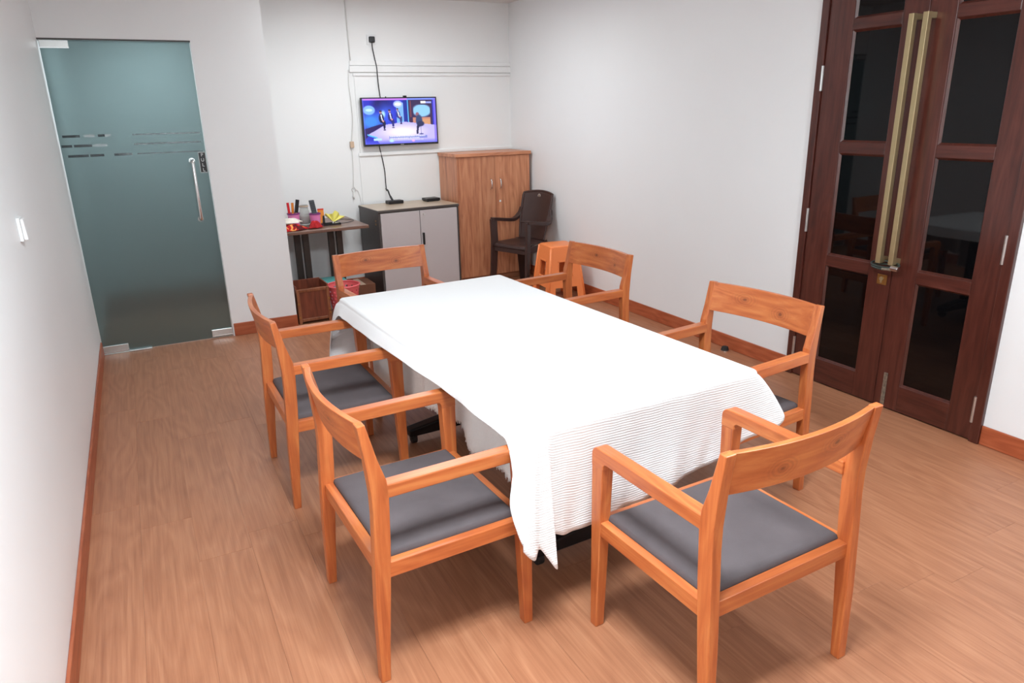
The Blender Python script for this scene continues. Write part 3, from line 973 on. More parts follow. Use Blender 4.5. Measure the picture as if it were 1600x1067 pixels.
SS = perim()
NR_ = 26
cl = MB()
rows_ = []
for j in range(NR_ + 1):
    rows_.append([])
for s in SS:
    x, y, nrm, dc = edge_pt(s)
    # rounded corner pull-in
    pull = max(0.0, RC - dc)
    k = int(s)
    cx = (abs(x) - 0)
    px, py = x, y
    if dc < RC:
        cxn = math.copysign(TW2 - RC, x); cyn = math.copysign(TL2 - RC, y)
        vx, vy = x - cxn, y - cyn
        l = math.hypot(vx, vy)
        px, py = cxn + vx / l * RC, cyn + vy / l * RC
        nrm = (vx / l, vy / l)
    top = Vector(tw(px, py, ZT_ - 0.016))
    nw = Vector((nrm[0] * math.cos(TA) - nrm[1] * math.sin(TA), nrm[0] * math.sin(TA) + nrm[1] * math.cos(TA), 0))
    hm = Vector(hem_at(s))
    L = (hm - top).length
    for j in range(NR_ + 1):
        t = j / NR_
        if j < 4:
            # rolled edge from the flat top over the rim
            a = math.pi / 2 * j / 4
            r = 0.016
            p = top + nw * (r * math.sin(a) - r) + Vector((0, 0, r * math.cos(a)))
            p = p
        else:
            q = (j - 4) / (NR_ - 4)
            base = top + (hm - top) * q
            # hangs steeper near the rim: keep offset mostly in the lower part
            horiz = Vector((hm.x - top.x, hm.y - top.y, 0))
            base = top + horiz * (q ** (0.85 - 0.35 * math.exp(-((s - 3.0) / 0.05) ** 2))) + Vector((0, 0, (hm.z - top.z) * q))
            w1 = 0.006 * math.sin(s * 23.0 + 1.0) + 0.004 * math.sin(s * 51.0 + 0.4 + 2 * q)
            p = base + nw * (w1 * q ** 1.2 * min(1.0, L / 0.25)) + Vector((0, 0, 0.004 * math.sin(s * 37) * q * min(1, L / .3)))
        rows_[j].append(tuple(p))
n = len(SS)
for r in rows_:
    cl.v += [tuple(map(float, p)) for p in r]
for j in range(NR_):
    for i in range(n):
        i2 = (i + 1) % n
        cl.f.append((j * n + i, j * n + i2, (j + 1) * n + i2, (j + 1) * n + i))
# flat top with the gentlest ripples: concentric rings to the centre
prev = list(range(n))
cxw = Vector((TC[0], TC[1], ZT_))
for k in range(1, 9):
    f = 1 - k / 9.0
    base_i = len(cl.v)
    for i in range(n):
        p0 = Vector(rows_[0][i])
        p = Vector((cxw.x + (p0.x - cxw.x) * f, cxw.y + (p0.y - cxw.y) * f, ZT_ + 0.0008 * math.sin(p0.x * 31 * f) * math.sin(p0.y * 27 * f)))
        cl.v.append(tuple(p))
    cur = list(range(base_i, base_i + n))
    for i in range(n):
        i2 = (i + 1) % n
        cl.f.append((prev[i2], prev[i], cur[i], cur[i2]))
    prev = cur
cl.f.append(tuple(prev))
cloth = cl.build('tablecloth', MT['cloth'], smooth=True, solid=0.0016, fixn=True)
tag(cloth, 'white ribbed tablecloth draped over the long table', 'tablecloth')

# frayed terry undercloth hanging on the left side of the table
UX = 1.352
und0 = [(3.11, 0.395), (2.9, 0.425), (2.6, 0.475), (2.374, 0.519), (2.185, 0.545), (2.061, 0.569), (1.992, 0.585), (1.949, 0.534), (1.883, 0.510), (1.746, 0.528), (1.66, 0.546), (1.5, 0.56)]
_k = (UX - CAM.x) / (1.27 - CAM.x)
und = [(CAM.y + (y - CAM.y) * _k, CAM.z - (CAM.z - z) * _k) for y, z in und0]
uy = np.array([u[0] for u in und])[::-1]; uz = np.array([u[1] for u in und])[::-1]
ub = MB()
NU = 220
UY0, UY1 = 1.600, 3.395
rws = [[] for _ in range(15)]


def ux(y, q):
    return UX + 0.010 * math.sin(y * 17) * q + 0.006 * math.sin(y * 41 + 1) * q


for i in range(NU + 1):
    y = UY0 + (UY1 - UY0) * i / NU
    zb = float(np.interp(y, uy, uz)) + 0.004 * math.sin(y * 230) + 0.004 * random.uniform(-1, 1)
    for j in range(15):
        q = j / 14
        rws[j].append((ux(y, q), y, 0.694 + (zb - 0.694) * q))
ub.grid(rws)
under = ub.build('undercloth', MT['towel'], smooth=True, solid=0.004)
tag(under, 'frayed white terry cloth hanging below the tablecloth on the left side', 'cloth')
fg = MB()
for i in range(420):
    y = UY0 + (UY1 - UY0) * random.random()
    zb = float(np.interp(y, uy, uz))
    x = ux(y, 1) + random.uniform(-0.003, 0.003)
    l = random.uniform(0.003, 0.011)
    fg.tube([(x, y, zb + 0.004), (x + random.uniform(-.003, .003), y + random.uniform(-.005, .005), zb - l)], 0.0011, 4)
fgo = fg.build('fringe', MT['towel'], under)
fgo['kind'] = 'stuff'

# ------------------------------------------------------------------ television and wiring on the back wall
TVX0, TVX1, TVZ0, TVZ1, TVY = 2.322, 3.048, 1.316, 1.741, Y2 - 0.062
tv = thing('television', 'wall mounted flat television showing a talk show in a blue studio', 'television', ((TVX0 + TVX1) / 2, TVY, TVZ0))
cx_ = (TVX0 + TVX1) / 2
hw = (TVX1 - TVX0) / 2
hh = TVZ1 - TVZ0
MB().box(-hw, hw, 0.0, 0.035, 0, hh).build('housing', MT['blackplastic'], tv, bevel=0.004)
bz = 0.010
MB().box(-hw, hw, -0.004, 0.0, 0, 0.017).box(-hw, hw, -0.004, 0, hh - bz, hh).box(-hw, -hw + bz, -0.004, 0, 0.017, hh - bz).box(hw - bz, hw, -0.004, 0, 0.017, hh - bz).build('bezel', MT['blackplastic'], tv)
MB().box(-0.016, 0.016, -0.0048, -0.004, 0.005, 0.010).build('maker_badge', MT['steel'], tv)
MB().box(-0.10, 0.10, 0.035, 0.0618, 0.12, 0.32).build('wall_bracket', MT['blackmetal'], tv)
MB().box(0.045, 0.075, 0.006, 0.028, hh, hh + 0.014).build('bracket_tab', MT['blackmetal'], tv)
MB().box(-0.128, -0.120, 0.010, 0.020, hh, hh + 0.008).build('bracket_tab', MT['blackmetal'], tv)


def screen_pixels(nx, ny):
    u = (np.arange(nx) + 0.5) / nx
    v = (np.arange(ny) + 0.5) / ny
    U, V = np.meshgrid(u, v)
    img = np.zeros((ny, nx, 3))

    def put(mask, col, a=1.0):
        c = np.array(col) / 255.0
        mm = (mask * a)[..., None] if mask.dtype != bool else (mask.astype(float) * a)[..., None]
        img[:] = img * (1 - mm) + c * mm

    def ell(cx, cy, rx, ry, soft=0.15):
        d = np.sqrt(((U - cx) / rx) ** 2 + ((V - cy) / ry) ** 2)
        return np.clip((1 - d) / soft + 0.5, 0, 1)

    def rect(a, b, c, d):
        return (U > a) & (U < b) & (V > c) & (V < d)

    def poly(pts):
        inside = np.zeros(U.shape, bool)
        m = len(pts)
        j = m - 1
        for i in range(m):
            xi, yi = pts[i]; xj, yj = pts[j]
            cond = ((yi > V) != (yj > V)) & (U < (xj - xi) * (V - yi) / (yj - yi + 1e-9) + xi)
            inside ^= cond
            j = i
        return inside
    put(np.ones(U.shape, bool), (40, 46, 190))
    put(ell(0.27, 0.12, 0.12, 0.16, 1.0), (22, 16, 84))
    put(ell(0.30, 0.33, 0.10, 0.22, 1.2), (70, 110, 250), 0.7)
    put(ell(0.27, 0.34, 0.025, 0.07, 0.9), (170, 220, 255))
    put(ell(0.10, 0.50, 0.13, 0.16, 1.0), (70, 160, 240), 0.8)
    put(np.sin(U * 160 + V * 90) > 0.75, (150, 210, 250), 0.25) if False else None
    put(rect(0.45, 0.545, 0.10, 0.55), (120, 175, 252))
    put(rect(0.545, 0.60, 0.0, 0.55), (24, 44, 150))
    put(rect(0.60, 0.615, 0.0, 0.55), (90, 190, 255))
    put(rect(0.615, 0.95, 0.04, 0.62), (52, 34, 78))
    put(rect(0.635, 0.655, 0.06, 0.42), (120, 60, 70))
    put(ell(0.80, 0.28, 0.13, 0.14, 0.25) * rect(0.68, 0.915, 0.15, 0.42), (140, 196, 242))
    put(rect(0.67, 0.915, 0.43, 0.62), (196, 132, 112))
    put(rect(0.80, 0.915, 0.47, 0.64), (206, 150, 110))
    put(poly([(0.0, 0.66), (0.22, 0.56), (0.30, 0.55), (0.06, 0.80), (0.0, 0.9)]), (40, 22, 92))
    put(poly([(0.04, 0.79), (0.30, 0.57), (0.56, 0.52), (1.0, 0.61), (1.0, 1.0), (0.2, 1.0), (0.15, 0.86)]), (188, 178, 246))
    put(ell(0.52, 0.74, 0.26, 0.13, 1.0), (250, 240, 255), 0.8)
    put(poly([(0.04, 0.77), (0.17, 0.84), (0.17, 0.87), (0.04, 0.80)]), (90, 190, 250))
    put(ell(0.085, 0.25, 0.078, 0.10, 0.2), (130, 180, 246))
    put(ell(0.085, 0.25, 0.045, 0.03, 0.4), (190, 230, 255))
    put(ell(0.475, 0.13, 0.062, 0.075, 0.2), (170, 190, 252))
    put(ell(0.475, 0.13, 0.042, 0.032, 0.4), (255, 255, 255))

    def seated(cx, top, s, suit, flip=1):
        put(ell(cx, top, 0.018 * s, 0.040 * s, 0.3), (206, 150, 150))
        put(ell(cx, top - 0.025 * s, 0.019 * s, 0.022 * s, 0.3), (60, 44, 60))
        put(ell(cx + 0.006 * flip, top + 0.14 * s, 0.036 * s, 0.11 * s, 0.3), suit)
        put(poly([(cx - 0.004, top + 0.05 * s), (cx + 0.012 * flip, top + 0.05 * s), (cx + 0.022 * flip, top + 0.2 * s), (cx + 0.012 * flip, top + 0.2 * s)]), (235, 240, 255))
        put(poly([(cx - 0.02, top + 0.20 * s), (cx + 0.055 * flip, top + 0.20 * s), (cx + 0.06 * flip, top + 0.27 * s), (cx + 0.05 * flip, top + 0.40 * s), (cx + 0.03 * flip, top + 0.40 * s), (cx + 0.02 * flip, top + 0.28 * s)]), suit)
        put(ell(cx + 0.028 * flip, top + 0.21 * s, 0.014 * s, 0.024 * s, 0.4), (214, 150, 150))
        put(ell(cx + 0.04 * flip, top + 0.42 * s, 0.02 * s, 0.012, 0.4), (40, 30, 60))
    seated(0.235, 0.30, 0.92, (28, 28, 66))
    seated(0.355, 0.28, 0.86, (40, 40, 120))
    seated(0.465, 0.25, 0.74, (52, 60, 130))
    # presenter on a stool seen from behind
    put(ell(0.735, 0.36, 0.024, 0.045, 0.3), (150, 96, 110))
    put(ell(0.755, 0.50, 0.045, 0.13, 0.3), (48, 66, 110))
    put(ell(0.775, 0.57, 0.050, 0.06, 0.3), (36, 40, 84))
    put(poly([(0.72, 0.60), (0.77, 0.60), (0.745, 0.68), (0.735, 0.80), (0.71, 0.80), (0.715, 0.66)]), (34, 34, 76))
    put(rect(0.772, 0.78, 0.60, 0.80), (40, 40, 90))
    put(ell(0.778, 0.80, 0.03, 0.014, 0.4), (30, 44, 120))
    # captions and channel marks (unreadable at this size)
    put(rect(0.33, 0.86, 0.825, 0.895), (96, 110, 190), 0.7)
    rs = np.random.RandomState(3)
    for (a, b, c, d) in [(0.34, 0.83, 0.832, 0.855), (0.34, 0.75, 0.865, 0.888), (0.40, 0.80, 0.905, 0.93)]:
        x = a
        while x < b:
            wd_ = rs.uniform(0.008, 0.024)
            put(rect(x, min(b, x + wd_), c, d), (236, 240, 255), 0.85)
            x += wd_ + 0.006
    put(rect(0.12, 0.225, 0.865, 0.925), (186, 222, 250))
    put(rect(0.79, 0.86, 0.07, 0.125), (246, 246, 255))
    put(rect(0.86, 0.94, 0.075, 0.12), (150, 160, 230))
    put(rect(0.0, 1.0, 0.0, 0.045), (120, 140, 246))
    put(rect(0.0, 0.60, 0.0, 0.045), (196, 126, 246))
    put(rect(0.965, 1.0, 0.0, 1.0), (130, 110, 236), 0.8)
    put(rect(0.0, 0.015, 0.0, 1.0), (120, 130, 240), 0.5)
    put(np.clip((V - 0.90) / 0.08, 0, 1), (90, 96, 230), 0.75)
    put(ell(0.36, 0.93, 0.03, 0.03, 0.8), (190, 240, 240))
    put(ell(0.66, 0.945, 0.02, 0.02, 0.8), (250, 170, 220))
    return img


NX, NY = 176, 100
img = screen_pixels(NX, NY)
sx0, sx1, sz0, sz1 = -hw + bz, hw - bz, 0.017, hh - bz
vs_ = []
for j in range(NY):
    for i in range(NX):
        vs_.append((sx0 + (sx1 - sx0) * i / (NX - 1), -0.001, sz1 + (sz0 - sz1) * j / (NY - 1)))
fs_ = [(j * NX + i, (j + 1) * NX + i, (j + 1) * NX + i + 1, j * NX + i + 1) for j in range(NY - 1) for i in range(NX - 1)]
scr = MB().add(vs_, fs_)
sm, nt, bs = newmat('screen_picture')
at = nt.nodes.new('ShaderNodeAttribute'); at.attribute_name = 'picture'
bs.inputs['Base Color'].default_value = (0.01, 0.01, 0.012, 1)
bs.inputs['Roughness'].default_value = 0.15
lk(nt, at.outputs['Color'], bs.inputs['Emission Color'])
bs.inputs['Emission Strength'].default_value = 1.0
so = scr.build('screen', sm, tv, fixn=False)
ca = so.data.color_attributes.new('picture', 'FLOAT_COLOR', 'POINT')
lin = np.where(img <= 0.04045, img / 12.92, ((img + 0.055) / 1.055) ** 2.4).reshape(-1, 3)
flat = np.concatenate([lin, np.ones((lin.shape[0], 1))], axis=1).astype(np.float32).ravel()
ca.data.foreach_set('color', flat)

# socket and plug, cables
sk = thing('wall_socket', 'white wall socket with a black plug above the television', 'socket', (2.480, Y2, 2.232))
MB().box(-0.043, 0.043, -0.010, 0, -0.043, 0.043).build('plate', MT['whiteplastic'], sk, bevel=0.004)
pg = MB().box(-0.026, 0.026, -0.040, -0.010, -0.026, 0.024).build('plug', MT['blackplastic'], sk, bevel=0.008, seg=3)
cb = catmull([(2.480, Y2 - 0.022, 2.206), (2.482, Y2 - 0.018, 2.16), (2.496, Y2 - 0.012, 2.08), (2.505, Y2 - 0.024, 2.00), (2.506, Y2 - 0.026, 1.93), (2.512, Y2 - 0.018, 1.84), (2.520, Y2 - 0.016, 1.745), (2.520, Y2 - 0.013, 1.70)], 5)
tag(MB().tube(cb, 0.0045, 6).build('power_cable', MT['cordb'], smooth=True), 'thin black power cable running from plug to television top', 'cable')
cb = catmull([(2.475, Y2 - 0.02, 1.34), (2.478, Y2 - 0.015, 1.30), (2.500, Y2 - 0.012, 1.18), (2.512, Y2 - 0.012, 1.08), (2.512, Y2 - 0.014, 0.98), (2.513, Y2 - 0.02, 0.90)], 5)
tag(MB().tube(cb, 0.0045, 6).build('signal_cable', MT['cordb'], smooth=True), 'black cable hanging from television bottom to the cabinet top', 'cable')

# trunking
def trunk(name, label, x0, x1, z0, z1, d=0.014):
    o = MB().box(x0, x1, Y2 - d, Y2, z0, z1).build(name, MT['trunk'], bevel=0.003)
    MB().box(x0, x1, Y2 - d - 0.002, Y2 - d, z0 + 0.004, z1 - 0.004).build('lid', MT['trunk'], o, bevel=0.001)
    return tag(o, label, 'trunking', 'white cable trunking on the back wall')


trunk('cable_trunking', 'topmost of three white horizontal trunking runs above the television', 2.262, W, 2.014, 2.054)
trunk('cable_trunking', 'middle and widest white horizontal trunking run above the television', 2.256, W, 1.956, 2.012, 0.018)
trunk('cable_trunking', 'lowest and thinnest white horizontal trunking run above the television', 2.285, W, 1.926, 1.952, 0.012)
trunk('cable_trunking', 'white horizontal trunking run below the television', 2.276, W, 1.228, 1.260, 0.014)
trunk('cable_trunking', 'white vertical trunking left of the television', 2.292, 2.306, 1.260, 1.926, 0.010)
trunk('cable_trunking', 'white vertical trunking from below the television down to the cabinet', 2.278, 2.290, 0.76, 1.228, 0.008)
cb = [(2.268, Y2 - 0.006, H - 0.002), (2.274, Y2 - 0.006, 2.054)]
tag(MB().tube(cb, 0.006, 6).build('wall_cable', MT['cordw'], smooth=True), 'white cable dropping from the ceiling to the trunking', 'cable')
hc = thing('hanging_cord', 'white hanging cord with beige inline switch left of the television', 'cord', (2.22, Y2, 0.9))
cb = catmull([(2.250, Y2 - 0.006, 1.98), (2.240, Y2 - 0.012, 1.85), (2.246, Y2 - 0.014, 1.72), (2.248, Y2 - 0.012, 1.55), (2.226, Y2 - 0.014, 1.40), (2.220, Y2 - 0.015, 1.34), (2.214, Y2 - 0.012, 1.15), (2.203, Y2 - 0.012, 0.99), (2.200, Y2 - 0.012, 0.955)], 5)
MB().tube([(p[0] - 2.22, p[1] - Y2, p[2] - 0.9) for p in cb], 0.004, 6).build('cord', MT['cordw'], hc, smooth=True)
MB().box(-0.018, 0.018, -0.03, -0.004, 0.410, 0.465).build('inline_switch', MT['cordsw'], hc, bevel=0.006, seg=3)
lp = [(-0.02 + 0.016 * math.sin(2 * math.pi * k / 12), -0.012, 0.035 + 0.022 * math.cos(2 * math.pi * k / 12)) for k in range(13)]
MB().tube(lp, 0.004, 6).build('loop', MT['cordw'], hc, smooth=True)
MB().tube([(-0.02, -0.014, 0.012), (-0.027, -0.016, -0.03), (-0.026, -0.016, -0.055)], [0.007, 0.009, 0.006], 8).build('cord_end', MT['cordw'], hc, smooth=True)
MB().tube([tuple(p) for p in catmull([(-0.004, -0.012, 0.03), (0.02, -0.008, 0.02), (0.035, -0.006, -0.04), (0.046, -0.006, -0.115)], 5)], 0.0022, 5).build('thin_wire', MT['cordw'], hc, smooth=True)

# ------------------------------------------------------------------ grey low cabinet
lc = thing('low_cabinet', 'low two-door cabinet with grey doors and charcoal sides below the television', 'cabinet', (2.250, 6.035, 0), math.radians(3.0))
LW, LD, LH = 0.785, 0.505, 0.792
MB().box(0, 0.02, 0.0, LD, 0, LH - 0.025).build('side_panel', MT['greydark'], lc, bevel=0.002)
MB().box(LW - 0.02, LW, 0.0, LD, 0, LH - 0.025).build('side_panel', MT['greydark'], lc, bevel=0.002)
MB().box(0.02, LW - 0.02, LD - 0.01, LD, 0.0, LH - 0.025).build('back_panel', MT['greydark'], lc)
MB().box(0.02, LW - 0.02, 0.03, LD - 0.01, 0.0, 0.06).build('plinth', MT['greydark'], lc)
tp = MB().box(-0.006, LW + 0.006, -0.008, LD, LH - 0.025, LH - 0.002).build('top', MT['greydark'], lc, bevel=0.005)
MB().box(-0.003, LW + 0.003, -0.004, LD - 0.003, LH - 0.0021, LH).build('top_surface', MT['cabtop'], tp)
for a, b in ((0.020, LW / 2 - 0.003), (LW / 2 + 0.003, LW - 0.020)):
    dr = MB().box(a, b, -0.006, 0.014, 0.062, LH - 0.030).build('door', MT['greydoor'], lc, bevel=0.0015)
    if a > 0.3:
        MB().tube([(a + 0.038, -0.012, LH - 0.065), (a + 0.038, -0.004, LH - 0.065)], 0.010, 14).build('lock', MT['steel'], dr)
        MB().box(a + 0.012, a + 0.030, -0.022, -0.006, 0.45, 0.56).build('handle', MT['blackplastic'], dr, bevel=0.003)
MB().box(-0.0015, 0.0, 0.06, 0.085, 0.685, 0.700).box(-0.0015, 0.0, 0.06, 0.085, 0.655, 0.672).build('brass_cap', MT['brass'], lc)
# things on it
ad = thing('power_adapter', 'flat black box with a cable on the grey cabinet, left one', 'device', (2.545, 6.45, LH), math.radians(6))
MB().box(-0.075, 0.075, -0.045, 0.045, 0.0, 0.030).build('case', MT['blackplastic'], ad, bevel=0.006, seg=3)
MB().tube([tuple(p) for p in catmull([(-0.008, 0.02, 0.026), (-0.02, 0.05, 0.07), (-0.028, 0.075, 0.12), (-0.033, 0.110, 0.13)], 5)], [0.010] * 5 + [0.0075] * 6 + [0.0045] * 5, 8).build('cable_plug', MT['cordb'], ad, smooth=True)
sb_ = thing('set_top_box', 'small black box on the grey cabinet, beside the wooden cabinet', 'device', (2.905, 6.43, LH), math.radians(4))
MB().box(-0.070, 0.070, -0.060, 0.060, 0.004, 0.030).build('case', MT['blackplastic'], sb_, bevel=0.005, seg=3)
for fx in (-0.055, 0.055):
    for fy in (-0.045, 0.045):
        MB().tube([(fx, fy, 0), (fx, fy, 0.005)], 0.006, 8).build('foot', MT['rubber'], sb_)

# ------------------------------------------------------------------ tall wooden cabinet
wc = thing('wooden_cabinet', 'tall two-door wood-grain cabinet in the back corner', 'cabinet', (3.062, 6.14, 0))
WW, WDp, WH = 0.770, 0.43, 1.230
MB().box(0.0, 0.018, 0.018, WDp, 0, WH - 0.03).build('side_panel', MT['cab_z'], wc, bevel=0.001)
MB().box(WW - 0.018, WW, 0.018, WDp, 0, WH - 0.03).build('side_panel', MT['cab_z'], wc, bevel=0.001)
MB().box(0.018, WW - 0.018, WDp - 0.01, WDp, 0, WH - 0.03).build('back_panel', MT['cab_z'], wc)
MB().box(0.018, WW - 0.018, 0.05, WDp - 0.01, 0, 0.06).build('plinth', MT['cab_x'], wc)
MB().box(-0.012, WW + 0.012, -0.014, WDp, WH - 0.03, WH).build('top', MT['cab_x'], wc, bevel=0.003)
for k, (a, b) in enumerate(((0.001, WW * 0.515 - 0.0015), (WW * 0.515 + 0.0015, WW - 0.001))):
    dr = MB().box(a, b, 0.0, 0.018, 0.062, WH - 0.033).build('door', MT['cab_z'], wc, bevel=0.001)
    hx_ = b - 0.050 if k == 0 else a + 0.045
    MB().tube([tuple(p) for p in catmull([(hx_, 0.0, 0.99), (hx_, -0.022, 0.975), (hx_, -0.028, 0.94), (hx_, -0.022, 0.905), (hx_, 0.0, 0.89)], 4)], 0.006, 8).build('handle', MT['chrome'], dr, smooth=True)
    if k == 1:
        MB().tube([(hx_ - 0.005, -0.008, 0.775), (hx_ - 0.005, 0.0, 0.775)], 0.011, 14).build('lock', MT['chrome'], dr)

# ------------------------------------------------------------------ desk with clutter
dk = thing('desk', 'narrow dark wood desk on paired brown posts beside the grey cabinet', 'desk', (1.385, 5.865, 0), math.radians(2.0))
DWd, DDp, DH = 0.735, 0.66, 0.700
MB().box(0, DWd, 0, DDp, DH - 0.028, DH).build('desktop', MT['deskwood'], dk, bevel=0.006, seg=3)
for k, xx in enumerate((0.225, 0.520)):
    for (dx, yy) in ((-0.030, 0.345), (0.032, 0.305)):
        MB().box(xx + dx - 0.026, xx + dx + 0.026, yy - 0.018, yy + 0.018, 0.03, DH - 0.028).build('post', MT['deskleg'], dk, bevel=0.003)
    MB().box(xx - 0.045, xx + 0.045, 0.10, 0.56, 0.0, 0.03).build('foot', MT['deskleg'], dk, bevel=0.004)


def cup(name, label, x, y, z0, r, h, mat, rim=None):
    t = thing(name, label, 'cup', (x, y, z0))
    MB().lathe([(r * 0.82, 0), (r, h), (r - 0.003, h), (r * 0.82 - 0.003, 0.004)], seg=24).build('body', mat, t, smooth=False)
    if rim:
        MB().lathe([(r + 0.001, h - 0.010), (r + 0.004, h - 0.006), (r + 0.004, h + 0.002), (r - 0.004, h + 0.002), (r - 0.004, h - 0.010)], seg=24, cap=False).build('rim', rim, t)
    return t


cup('pen_cup', 'pink cup of markers at the left of the desk', 1.552, 6.16, DH, 0.050, 0.115, MT['pinkcup'], MT['purple'])
for (dx, dy, lean, ln, mat, cap_, lab) in [(-0.030, -0.01, -0.05, 0.20, MT['whiteplastic'], MT['red'], 'white marker with red cap in the pink cup'), (-0.006, 0.008, 0.04, 0.195, MT['whiteplastic'], MT['orangecap'], 'white marker with orange cap in the pink cup'), (0.000, -0.012, 0.20, 0.22, MT['cordsw'], MT['blackplastic'], 'thick dark marker leaning in the pink cup')]:
    pn = thing('marker', lab, 'marker', (1.552 + dx, 6.16 + dy, DH + 0.006), group='markers in the pink cup')
    e = (lean * ln, 0.0, ln)
    q = 0.52
    MB().tube([(0, 0, 0), (e[0] * q, 0, e[2] * q)], 0.009, 10).build('barrel', mat, pn)
    MB().tube([(e[0] * q, 0, e[2] * q), e], 0.011 if lean < 0.2 else 0.016, 10).build('cap', cap_, pn)
jr = thing('glass_jar', 'empty clear glass jar on the desk between the pink cups', 'jar', (1.655, 6.22, DH))
MB().lathe([(0.036, 0.0), (0.044, 0.012), (0.045, 0.10), (0.036, 0.135), (0.034, 0.150), (0.038, 0.152), (0.038, 0.168), (0.034, 0.168), (0.032, 0.135), (0.041, 0.10), (0.041, 0.014), (0.0, 0.010)], seg=28).build('body', MT['jar'], jr, smooth=True)
MB().lathe([(0.037, 0.155), (0.040, 0.158), (0.040, 0.164), (0.037, 0.167)], seg=28, cap=False).build('rim', MT['cordsw'], jr)
cup('remote_cup', 'pink cup holding a grey remote control', 1.722, 6.12, DH, 0.046, 0.105, MT['pinkcup'], MT['purple'])
rm = thing('remote_control', 'grey remote control standing in a pink cup', 'remote', (1.722, 6.12, DH + 0.010))
rb = MB().hexa([(-0.008, -0.010, 0), (0.032, -0.010, 0), (0.032, 0.010, 0), (-0.008, 0.010, 0)], [(-0.040, -0.006, 0.205), (0.004, -0.006, 0.208), (0.004, 0.012, 0.208), (-0.040, 0.012, 0.205)]).build('case', MT['remote'], rm, bevel=0.004)
for kz in range(5):
    for kx in range(3):
        z = 0.115 + kz * 0.016
        f = z / 0.205
        MB().box(-0.008 - 0.032 * f + 0.008 + kx * 0.012, -0.008 - 0.032 * f + 0.015 + kx * 0.012, -0.0105 + 0.004 * f, -0.0085 + 0.004 * f, z, z + 0.008).build('button', MT['blackplastic'], rm)
pk = thing('snack_packet', 'orange and black packet standing behind the pink remote cup', 'packet', (1.790, 6.20, DH))
MB().hexa([(-0.026, -0.018, 0), (0.026, -0.018, 0), (0.026, 0.018, 0), (-0.026, 0.018, 0)], [(-0.026, -0.003, 0.128), (0.026, -0.003, 0.128), (0.026, 0.003, 0.128), (-0.026, 0.003, 0.128)]).build('body', MT['orangecap'], pk, bevel=0.003)
MB().hexa([(0.004, -0.0195, 0.005), (0.0275, -0.0195, 0.005), (0.0275, -0.010, 0.005), (0.004, -0.010, 0.005)], [(0.012, -0.0110, 0.07), (0.0275, -0.0110, 0.07), (0.0275, -0.005, 0.07), (0.012, -0.005, 0.07)]).build('black_print', MT['blackplastic'], pk)
MB().box(-0.026, 0.026, -0.004, 0.004, 0.118, 0.130).build('top_seal', MT['red'], pk)
ty = thing('metal_tray', 'small flat black tray with a metal clip on the desk', 'tray', (1.845, 6.09, DH), math.radians(4))
MB().box(-0.075, 0.075, -0.04, 0.04, 0.0, 0.006).box(-0.075, 0.075, -0.04, -0.035, 0.006, 0.016).box(-0.075, 0.075, 0.035, 0.04, 0.006, 0.016).box(-0.075, -0.07, -0.035, 0.035, 0.006, 0.016).box(0.07, 0.075, -0.035, 0.035, 0.006, 0.016).build('body', MT['blackmetal'], ty)
MB().box(0.03, 0.065, -0.03, 0.0, 0.006, 0.018).build('clip', MT['chrome'], ty, bevel=0.004)
yl = thing('yellow_paper', 'crumpled fan of yellow paper on the black tray', 'paper', (1.868, 6.11, DH + 0.006))
rws = []
for i in range(9):
    a = math.radians(18 + i * 15)
    rws.append([(0.004 + 0.105 * q * math.cos(a) * (1 + 0.15 * math.sin(i * 2.1)), 0.012 * (-1) ** i * q, 0.012 + 0.085 * q * math.sin(a) * (1 + 0.2 * math.cos(i * 1.7))) for q in (0.05, 0.35, 0.7, 1.0)])
MB().grid(rws).build('fan', MT['yellow'], yl, solid=0.001)
MB().tube([(0.0, 0, 0.0), (0.0, 0, 0.02)], 0.006, 8).build('stem', MT['whiteplastic'], yl)
wr = catmull([(1.90, 6.15, DH + 0.004), (1.96, 6.30, DH + 0.006), (2.03, 6.34, DH + 0.004), (2.08, 6.22, DH + 0.004), (2.00, 6.12, DH + 0.004), (1.93, 6.10, DH + 0.004)], 6)
tag(MB().tube(wr, 0.0025, 5).build('loose_wire', MT['cordb'], smooth=True), 'thin dark wire curling across the desk top', 'wire')
# red patterned cloth with crumpled tissue at the desk front
def lump(cx, cy, z0, rx, ry, h, mat, name, label, cat, fold=0.25, drop=0.0, seed=1):
    rs = random.Random(seed)
    ph = [rs.uniform(0, 6.28) for _ in range(6)]
    rws = []
    for i in range(13):
        q = i / 12
        row = []
        for k in range(37):
            a = 2 * math.pi * k / 36
            r = q * (1 + fold * 0.5 * math.sin(3 * a + ph[0]) * q + fold * 0.35 * math.sin(5 * a + ph[1]) * q)
            z = h * (1 - q ** 2.2) * (1 + fold * math.sin(4 * a + ph[2] + 3 * q) * q) + 0.004
            row.append((cx + rx * r * math.cos(a), cy + ry * r * math.sin(a), z0 + max(0.001, z)))
        rws.append(row)
    o = MB().grid(rws).build(name, mat, smooth=True, solid=0.002)
    return tag(o, label, cat)


lump(1.500, 5.970, DH, 0.112, 0.078, 0.046, MT['redcloth'], 'folded_cloth', 'red and orange patterned cloth bunched at the desk front', 'cloth', 0.30, seed=4)
lump(1.682, 5.990, DH + 0.002, 0.048, 0.066, 0.050, plain('red_cloth_plain', srgb(176, 24, 30), 0.9, noise=0.25, scale=30), 'folded_cloth', 'plain red cloth bunched beside the patterned cloth', 'cloth', 0.55, seed=9)
lump(1.495, 6.015, DH + 0.054, 0.088, 0.055, 0.034, MT['tissue'], 'tissue_bundle', 'crumpled cream tissue bundle lying on the red cloth', 'tissue', 0.40, seed=2)

